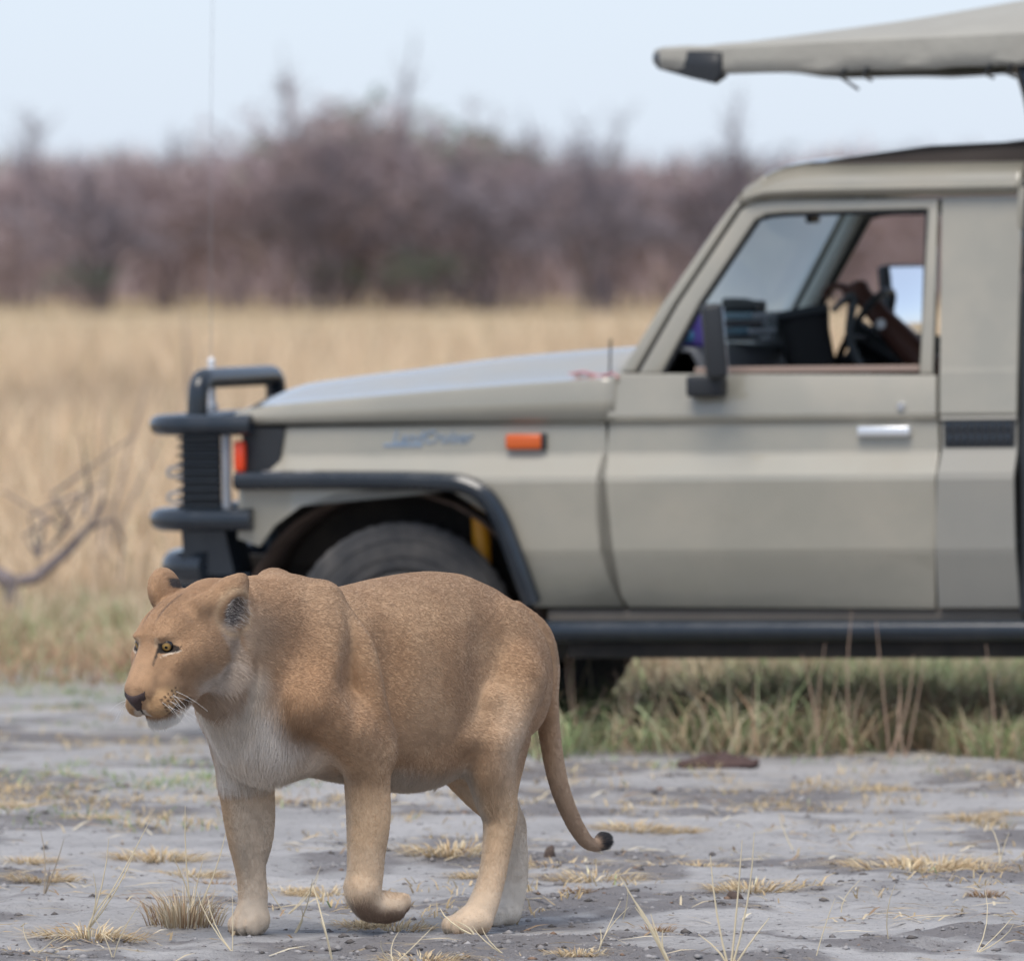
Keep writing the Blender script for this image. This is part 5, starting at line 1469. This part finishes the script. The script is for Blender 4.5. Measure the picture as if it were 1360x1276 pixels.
# ================================================================== DRIVER
def build_driver():
    f = Field(np.arange(-2.35, -1.20, .011), np.arange(-.72, .0, .011), np.arange(.80, 1.96, .011))
    yc = -.38
    f.cone((-2.03, yc, 1.10), (-2.06, yc, 1.30), .13, .12, .05); f.ell((-2.06, yc, 1.40), (.10, .17, .13), .05)
    f.cone((-2.05, yc, 1.50), (-2.04, yc, 1.62), .058, .052, .03)
    f.ell((-2.02, yc, 1.735), (.092, .074, .112), .03); f.ell((-1.985, yc, 1.685), (.060, .055, .060), .02)
    f.cone((-1.935, yc, 1.725), (-1.915, yc, 1.705), .012, .016, .012)
    for s in (-1, 1):
        f.ell((-2.03, yc + s * .076, 1.73), (.022, .012, .032), .01)
        f.chain([((-2.02, yc + s * .09, 1.08), .095), ((-1.80, yc + s * .10, 1.08), .085), ((-1.60, yc + s * .11, 1.09), .065)], .03)
        f.chain([((-1.60, yc + s * .11, 1.09), .062), ((-1.50, yc + s * .11, .95), .055), ((-1.42, yc + s * .11, .84), .040)], .03)
    # left arm up to the top of the wheel, right arm low on it
    f.chain([((-2.05, yc + .17, 1.455), .058), ((-1.88, yc + .185, 1.34), .050), ((-1.665, yc + .12, 1.285), .045)], .03)
    f.chain([((-1.665, yc + .12, 1.285), .052), ((-1.57, yc + .07, 1.370), .054), ((-1.46, yc + .04, 1.475), .043), ((-1.405, yc + .03, 1.535), .037)], .02)
    f.ell((-1.365, yc + .03, 1.565), (.056, .045, .036), .02, R=rot_xyz(0, rad(40), 0))
    for k, dy in enumerate((-.033, -.011, .011, .033)):
        y = yc + .03 + dy
        f.chain([((-1.345, y, 1.575), .0125), ((-1.300 + abs(dy) * .3, y, 1.592), .0115), ((-1.268 + abs(dy) * .3, y, 1.572), .0105), ((-1.268 + abs(dy) * .3, y, 1.545), .0095)], .008)
    f.chain([((-1.39, yc + .065, 1.54), .013), ((-1.345, yc + .085, 1.535), .0125), ((-1.310, yc + .075, 1.520), .011)], .008)
    f.chain([((-2.05, yc - .17, 1.455), .058), ((-1.88, yc - .20, 1.30), .050), ((-1.70, yc - .19, 1.22), .043), ((-1.55, yc - .16, 1.30), .034), ((-1.47, yc - .15, 1.335), .030)], .03)
    f.ell((-1.435, yc - .15, 1.352), (.046, .038, .028), .02)
    for dy in (-.030, -.010, .010, .030):
        f.chain([((-1.415, yc - .15 + dy, 1.365), .012), ((-1.375, yc - .15 + dy, 1.365), .011), ((-1.36, yc - .15 + dy, 1.34), .010)], .008)
    V, F = f.mesh()
    X, Y, Z = V.T
    col = np.tile(np.array([.105, .045, .032], np.float32), (len(V), 1))
    shirt = (X < -1.80) & (Z > 1.14) & (Z < 1.555)
    col[shirt] = (.24, .22, .15)
    legs = (Z <= 1.18) & (Z > .5) & ((Y > yc + .0) | (Y <= yc)) & (X < -1.40) & ~((Z > 1.17) & (X > -1.8))
    col[legs] = (.07, .075, .07)
    me = mesh_np('driver_body', V, F, col); me.polygons.foreach_set('use_smooth', np.ones(len(F), bool))
    return me
driver = empty('person', TRUCK_LOC, TRUCK_ROT)
tag(driver, 'driver in the cab with one bare arm up on the steering wheel', 'person')
link('body', build_driver(), mat_vcol('driver_skin', .5), driver)
mb = MB(); mb.sphere((-2.035, -.38, 1.775), (.095, .080, .085), 18, 12); mb.build('hair', mat('short_hair', (.012, .010, .009), .9), driver)
Mw = Matrix.Translation((-1.475, -.342, 1.451)) @ Matrix.Rotation(rad(-50), 4, 'Y')
mb = MB(); mb.lathe([(.046, -.010), (.050, -.010), (.050, .010), (.046, .010)], 20, 'X'); bmesh.ops.transform(mb.bm, matrix=Mw, verts=mb.bm.verts[:]); wt = mb.build('wrist_watch', STEEL, driver)
mb = MB(); mb.lathe([(.001, .012), (.017, .012), (.020, .006), (.020, -.002)], 20, 'Y'); bmesh.ops.transform(mb.bm, matrix=Mw @ Matrix.Translation((0, .050, 0)), verts=mb.bm.verts[:]); mb.build('watch_face', CHROME_S, wt)

# ================================================================== THINGS ON THE DASHBOARD
def on_truck(name, label, cat):
    return tag(empty(name, TRUCK_LOC, TRUCK_ROT), label, cat)
b_ = on_truck('cloth_bag', 'crumpled purple cloth bag lying on the dashboard behind the windscreen', 'bag')
f = Field(np.arange(-1.22, -.90, .008), np.arange(.24, .74, .008), np.arange(1.34, 1.58, .008))
f.ell((-1.055, .55, 1.430), (.060, .11, .055), .03); f.ell((-1.055, .45, 1.44), (.055, .07, .055), .03); f.ell((-1.08, .60, 1.45), (.045, .05, .06), .03); f.ell((-1.08, .54, 1.50), (.03, .05, .03), .03)
V, F = f.mesh(); P3 = V + 5; V = V + (vnoise(P3, 22)[:, None] - .5) * .022
me = mesh_np('bag', V, F); me.polygons.foreach_set('use_smooth', np.ones(len(F), bool)); link('bag_body', me, mat('purple_cloth', (.20, .14, .50), .85), b_)
mb = MB(); mb.box(-1.125, -1.08, .56, .61, 1.46, 1.495, .008); mb.build('white_tag', mat('white_card', (.75, .75, .78), .6), b_)
b_ = on_truck('water_bottle', 'pale blue plastic bottle lying beside the purple bag', 'bottle')
mb = MB(); mb.lathe([(.001, -.10), (.026, -.10), (.030, -.09), (.030, -.02), (.024, .0), (.012, .010), (.012, .022), (.001, .022)], 18, 'Y', (-1.055, .66, 1.43)); bo2 = mb.build('bottle_body', mat('blue_plastic', (.12, .34, .55), .25), b_)
mb = MB(); mb.lathe([(.001, .034), (.014, .034), (.014, .016)], 14, 'Y', (-1.055, .66, 1.43)); mb.build('bottle_cap', mat('blue_cap', (.03, .08, .30), .4), b_)
b_ = on_truck('field_guide', 'stack of dark books and folders on the dashboard by the mirror', 'books')
for k, (w_, c_) in enumerate(((.17, (.03, .035, .04)), (.15, (.05, .10, .14)), (.16, (.025, .025, .03)), (.13, (.10, .16, .20)))):
    mb = MB(); z0 = 1.40 + k * .026; an = rad((7, -9, 14, 3)[k])
    mb.box(-w_ / 2, w_ / 2, -.11, .11, 0, .024, .003, M=Matrix.Translation((-1.08, .10, z0)) @ Matrix.Rotation(an, 4, 'Z')); bk = mb.build('book', mat('cover%d' % k, c_, .4), b_)
    mb = MB(); mb.box(-w_ / 2 - .001, w_ / 2 - .008, -.113, .104, .004, .020, 0, M=Matrix.Translation((-1.08, .10, z0)) @ Matrix.Rotation(an, 4, 'Z')); mb.build('pages', mat('pages', (.55, .60, .66), .8), bk)
b_ = on_truck('binoculars', 'black binoculars resting on the dashboard books', 'binoculars')
for dy in (-.035, .035):
    mb = MB(); mb.lathe([(.001, -.07), (.020, -.07), (.022, -.03), (.030, .0), (.032, .05), (.032, .06), (.028, .061), (.001, .058)], 18, 'X', (-1.07, .06 + dy, 1.522)); mb.build('barrel', PLASTIC, b_)
mb = MB(); mb.box(-1.09, -1.04, .03, .09, 1.512, 1.535, .006); mb.build('hinge', PLASTIC, b_)
b_ = on_truck('camera_bag', 'black padded camera bag propped between the seats', 'bag')
mb = MB(); mb.box(-.085, .085, -.14, .14, -.14, .14, .045, 3, M=Matrix.Translation((-1.265, -.10, 1.335)) @ Matrix.Rotation(rad(14), 4, 'Y') @ Matrix.Rotation(rad(12), 4, 'X') @ Matrix.Rotation(rad(20), 4, 'Z')); mb.build('bag_body', mat('black_nylon', (.012, .012, .014), .8, bump=.3, bscale=90), b_)
mb = MB(); mb.box(-.095, .095, -.148, .148, .115, .152, .016, 3, M=Matrix.Translation((-1.265, -.10, 1.335)) @ Matrix.Rotation(rad(14), 4, 'Y') @ Matrix.Rotation(rad(12), 4, 'X') @ Matrix.Rotation(rad(20), 4, 'Z')); mb.build('lid', mat('nylon_lid', (.025, .03, .036), .6), b_)
mb = MB(); mb.tube(arc_path([(-1.36, -.08, 1.50), (-1.44, -.10, 1.58), (-1.40, -.12, 1.40), (-1.48, -.1, 1.26)], .06, 4), .010, 6, flat=1.8); mb.build('strap', mat('strap_grey', (.10, .11, .115), .8), b_)

b_ = on_truck('jacket', 'dark grey jacket bundled beside the driver under the far window', 'jacket')
f = Field(np.arange(-1.75, -1.15, .010), np.arange(-.72, -.40, .010), np.arange(1.05, 1.52, .010))
for c_, r_ in (((-1.45, -.60, 1.24), (.20, .07, .14)), ((-1.38, -.58, 1.36), (.10, .06, .08)), ((-1.56, -.60, 1.32), (.12, .06, .08)), ((-1.30, -.57, 1.26), (.09, .05, .12))): f.ell(c_, r_, .04)
V, F = f.mesh(); V = V + (vnoise(V + 12, 16)[:, None] - .5) * np.array([.02, .02, .05])
me = mesh_np('jacket', V, F); me.polygons.foreach_set('use_smooth', np.ones(len(F), bool)); link('jacket_body', me, mat('jacket_cloth', (.045, .05, .055), .9), b_)
mb = MB(); mb.tube([(-1.30, -.52, 1.43), (-1.38, -.50, 1.36), (-1.46, -.49, 1.30)], .012, 6, flat=2.0); mb.build('pale_stripe', mat('pale_cloth', (.35, .42, .50), .8), b_)

# ================================================================== SINGLE TUFTS, STALKS, WOOD
STRAW = [(.68, .54, .34), (.74, .61, .40), (.60, .45, .27), (.48, .34, .20)]
def tuft_mesh(seed, n, h, spread, lean=(.2, 1.0), w=(.002, .0045), cols=STRAW):
    r = np.random.default_rng(seed)
    a = r.uniform(0, 2 * np.pi, n); d = spread * np.sqrt(r.random(n))
    P = np.stack([np.cos(a) * d, np.sin(a) * d, np.full(n, -.006)], 1)
    return blades('tuft', P, h * r.uniform(.4, 1.15, n), r.uniform(*w, n), r.uniform(*lean, n), pick(r, n, cols, [1] * len(cols)), seed, basecol=.7)
tufts = [tuft_mesh(100 + i, 260, .040, .085, (.5, 2.8)) for i in range(3)] + [tuft_mesh(110 + i, 170, .028, .065, (.6, 3.0)) for i in range(2)]
brown = [tuft_mesh(120, 110, .030, .05, (.5, 1.8), cols=[(.34, .22, .13), (.42, .29, .18)])]
TP = [(-1.40, 30.57), (-1.33, 29.98), (-1.03, 30.84), (-.93, 30.37), (-.85, 29.98), (-.18, 30.91), (-.08, 30.07), (-.64, 29.91), (-.53, 29.85), (.14, 30.57), (.24, 30.17), (.19, 29.53), (.44, 30.64), (.54, 30.57), (.37, 32.34), (.51, 32.34), (1.14, 30.40), (1.25, 30.74), (1.35, 30.40), (1.44, 30.57), (1.31, 29.13), (1.44, 33.11), (1.57, 33.30), (.67, 29.44), (.38, 28.16), (.05, 29.29), (1.23, 34.33), (-1.55, 33.30), (-1.31, 32.72), (-.84, 33.71),
      (-1.29, 27.23), (-1.11, 27.61), (-1.18, 26.63), (-.97, 26.50), (-.55, 26.63), (-.41, 28.33), (-.32, 28.25), (.04, 27.02), (-.23, 27.02), (.42, 26.50), (.89, 26.50), (1.11, 26.76), (.17, 26.89)]
BIG = {5: 1.25, 9: 1.3, 10: 1.2, 16: 1.4, 17: 1.2, 18: 1.3, 31: 1.3, 2: 1.15, 12: 1.2}
tr = random.Random(4)
for i, (x, y) in enumerate(TP):
    br = i in (24, 4, 20, 11)
    o = link('grass_tuft', (brown[0] if br else tufts[tr.randrange(5)]), GRASS_M)
    s_ = BIG.get(i, tr.uniform(.7, 1.05)); o.location = (x, y, gz(x, y)); o.rotation_euler = (0, 0, tr.uniform(0, 6.28)); o.scale = (s_ * tr.uniform(1, 1.5), s_ * tr.uniform(1, 1.4), s_)
    if br: tag(o, 'low brown withered tuft on the grey mud', 'grass tuft', 'brown withered tufts on the mud')
    elif y < 28: tag(o, 'dry straw tuft on the mud in front of the lioness', 'grass tuft', 'straw tufts in front of the lioness')
    else: tag(o, 'pale straw tuft on the bare mud between lioness and truck', 'grass tuft', 'straw tufts between lioness and truck')
paw_t = tag(link('grass_tuft', tuft_mesh(150, 420, .10, .10, (.1, 1.1), (.002, .0045), [(.70, .60, .43), (.62, .50, .33), (.42, .28, .18)]), GRASS_M), 'largest bristly straw tuft right beside the planted front paw', 'grass tuft')
paw_t.location = (-.875, 28.10, gz(-.875, 28.10))

def stalks(x, y, ends, label, group=None, r0=.0022, cols=(.66, .56, .38), name='grass_stalk', head=False):
    """ends: (dx, dz) of each stem's tip; stems bow a little"""
    e = empty(name, (x, y, gz(x, y) - .005)); tag(e, label, 'grass stalk', group)
    q = random.Random(int(x * 1000 + y * 77))
    m = mat('stalk_%d' % int(cols[0] * 1000 + cols[1] * 100), cols, .7, var=.15, vscale=30)
    for dx, dz in ends:
        dy = q.uniform(-.06, .06); b = q.uniform(-.07, .07)
        pts = [(dx * t + b * t * (1 - t), dy * t, dz * t) for t in (0, .25, .5, .75, 1)]
        mb = MB(); mb.tube(pts, [r0, r0 * .9, r0 * .8, r0 * .65, r0 * .3], 5); st_ = mb.build('stem', m, e)
        if head:
            mb = MB(); p = Vector(pts[-1]); d_ = (p - Vector(pts[-2])).normalized()
            mb.tube([p - d_ * .05, p - d_ * .03, p, p + d_ * .015], [.001, .004, .003, .0005], 5); mb.build('seed_head', m, st_)
    return e
stalks(-1.13, 27.95, [(.02, .16), (.06, .25), (.17, .30), (.13, .22), (.09, .13)], 'dry forked stalks leaning right out of the front straw')
stalks(-1.30, 29.2, [(-.01, .20), (.06, .17), (.02, .09)], 'thin grey stalks rising from the mud by a pale tuft', cols=(.40, .33, .25))
stalks(-.86, 28.35, [(-.02, .31), (.03, .17), (-.06, .19), (.09, .24)], 'upright dry stalks behind the bristly tuft at the paw')
stalks(-.58, 27.95, [(.05, .15), (.02, .08)], 'short dry stalk just right of the planted front paw')
stalks(-.46, 26.9, [(-.05, .19), (-.03, .11)], 'single pale stalk below the lifted paw', r0=.003)
stalks(.41, 26.55, [(-.14, .26), (-.10, .18), (-.06, .16), (-.03, .12), (-.12, .22)], 'spray of tall pale stalks below the tail tip', r0=.003)
stalks(.55, 26.55, [(.03, .34), (-.05, .30), (-.08, .10), (.10, .14), (.06, .36)], 'tallest crossed pale stalks right of the tail tip', r0=.003)
stalks(.85, 31.6, [(-.05, .12)], 'lone bent stalk on bare mud near the truck side', 'lone stalks on the mud')
stalks(1.20, 31.2, [(-.04, .13), (.0, .06)], 'lone bent stalk on bare mud near the truck side', 'lone stalks on the mud')
stalks(1.41, 30.5, [(-.03, .14), (.03, .11)], 'thin stalks sprouting from the wide straw patch', r0=.002)
stalks(-.10, 27.75, [(-.09, .07), (-.05, .04)], 'fallen pale stem beside the planted hind paw', r0=.0028)
q_ = random.Random(77)
for x, y in ((-1.22, 27.0), (-1.02, 26.9), (-.72, 27.1), (-.30, 26.8), (-.02, 27.2), (.22, 27.1), (.78, 27.0), (.98, 27.4), (1.20, 27.2), (-.62, 28.9), (.30, 28.6), (.90, 28.8)):
    stalks(x, y, [(q_.uniform(-.10, .10), q_.uniform(.05, .17)) for _ in range(q_.choice((1, 2, 3)))], 'short thin dry stalks sticking up from the foreground mud', 'short dry stalks on the foreground mud', .0017)
BRN = (.42, .29, .21)
for x, y, ends in ((.24, 37.0, [(-.05, .33), (-.03, .36), (.09, .22)]), (.40, 36.9, [(.02, .42), (.05, .44), (-.04, .28), (.0, .35)]), (.50, 37.05, [(.0, .40), (.03, .30), (.07, .22)]), (1.06, 36.35, [(-.06, .36), (.02, .40), (.06, .30)]), (1.17, 36.3, [(.0, .52), (.04, .26)]),
                   (1.30, 36.2, [(-.05, .48), (.03, .30), (.08, .36)]), (1.36, 36.35, [(.06, .34), (-.02, .22)]), (1.66, 36.0, [(-.04, .40), (.02, .20)]), (.66, 36.6, [(.03, .22), (-.03, .18)]), (.84, 36.5, [(.0, .26), (.04, .16)])):
    stalks(x, y, ends, 'withered brown stems standing in front of the side step', 'withered stems along the truck', .0032, BRN)
stalks(1.80, 36.0, [(.02, .50), (.03, .32)], 'tall green stem with a seed head beside the side step', None, .005, (.22, .30, .13), head=True)

# dark lump of old wood on the mud by the verge
def lump(name, loc, dims, seed, material, label, cat):
    f_ = Field(np.arange(-dims[0] - .06, dims[0] + .06, .007), np.arange(-dims[1] - .06, dims[1] + .06, .007), np.arange(-.05, dims[2] + .06, .006))
    q = random.Random(seed)
    f_.ell((0, 0, dims[2] * .3), (dims[0], dims[1], dims[2] * .6), .02)
    for _ in range(9): f_.ell((q.uniform(-.9, .9) * dims[0], q.uniform(-.6, .6) * dims[1], dims[2] * q.uniform(.25, .6)), (dims[0] * q.uniform(.12, .3), dims[1] * q.uniform(.2, .5), dims[2] * q.uniform(.3, .6)), .010)
    V, F = f_.mesh(); V = V + (vnoise(V + 3, 40)[:, None] - .5) * np.array([.02, .02, .022]) + (vnoise(V + 8, 95)[:, None] - .5) * .008
    me = mesh_np(name, V, F); me.polygons.foreach_set('use_smooth', np.ones(len(F), bool))
    o = tag(link(name, me, material), label, cat); o.location = loc; return o
lump('driftwood', (.70, 35.55, gz(.70, 35.55)), (.135, .06, .048), 3, mat('dark_wood', (.075, .045, .040), .9, var=.4, vscale=25, bump=.6, bscale=60), 'flat dark red brown piece of old wood on the mud', 'wood')
lump('mud_clod', (.115, 30.9, gz(.115, 30.9)), (.018, .014, .030), 6, mat('clod', (.085, .06, .05), .95, bump=.5, bscale=90), 'small dark clod of mud beside a straw tuft', 'clod')
lump('mud_clod', (.62, 29.1, gz(.62, 29.1)), (.022, .016, .024), 8, MATS['clod'], 'dark clod of mud lying on open bare ground', 'clod')

# dead branch lying in the grass at the edge of the plain
BARK = mat('grey_bark', (.19, .16, .16), .95, var=.35, vscale=12, bump=.6, bscale=50)
e = tag(empty('dead_branch', (-2.17, 46.2, 0)), 'weathered grey dead branch lying in the grass behind the lioness', 'branch')
mb = MB(); mb.tube([(.02, 0, -.02), (-.01, .0, .10), (-.03, 0, .22), (.08, .02, .24), (.22, .05, .36), (.32, .06, .47), (.38, .05, .60)], [.046, .040, .036, .028, .022, .015, .006], 10); mb.build('limb', BARK, e)
mb = MB(); mb.tube([(-.03, 0, .22), (-.10, .02, .27), (-.13, .03, .31)], [.042, .030, .016], 8); mb.build('stub', BARK, e)
mb = MB(); mb.tube([(.30, .06, .45), (.42, .10, .50), (.46, .12, .40), (.44, .12, .22)], [.010, .008, .006, .004], 8); mb.build('side_branch', BARK, e)
for k in range(7):
    t_ = random.Random(k + 3).uniform(.1, .95); p_ = Vector((-.03 + .42 * t_, .03 * t_, .22 + .38 * t_)); q_ = random.Random(80 + k)
    mb = MB(); mb.tube([p_, p_ + Vector((q_.uniform(-.12, .16), q_.uniform(-.1, .1), q_.uniform(.08, .22))), p_ + Vector((q_.uniform(-.2, .3), q_.uniform(-.15, .15), q_.uniform(.15, .48)))], [.010, .007, .003], 6); mb.build('twig', BARK, e)
e = tag(empty('dead_branch', (-2.42, 44.4, 0)), 'leaning dead stem with a broken top at the field edge', 'branch')
mb = MB(); mb.tube([(-.18, 0, -.02), (-.10, 0, .30), (.08, .02, .58), (.20, .02, .73)], [.032, .026, .020, .010], 8); mb.build('limb', BARK, e)
for k in range(5):
    t_ = random.Random(k + 9).uniform(.25, .9); p_ = Vector((-.18 + .38 * t_, .02 * t_, .75 * t_)); q_ = random.Random(60 + k)
    mb = MB(); mb.tube([p_, p_ + Vector((q_.uniform(-.1, .14), 0, .12)), p_ + Vector((q_.uniform(-.2, .28), 0, q_.uniform(.2, .4)))], [.008, .006, .003], 6); mb.build('twig', BARK, e)
GST = (.34, .27, .22)
stalks(-2.05, 52.0, [(.25, 1.0), (.05, .85), (.32, .72)], 'tall thin bare stems standing in the tall grass', 'tall bare stems in the grass', .012, GST)
stalks(-1.72, 58.0, [(-.1, 1.45), (.03, 1.1)], 'tall thin bare stems standing in the tall grass', 'tall bare stems in the grass', .011, GST)
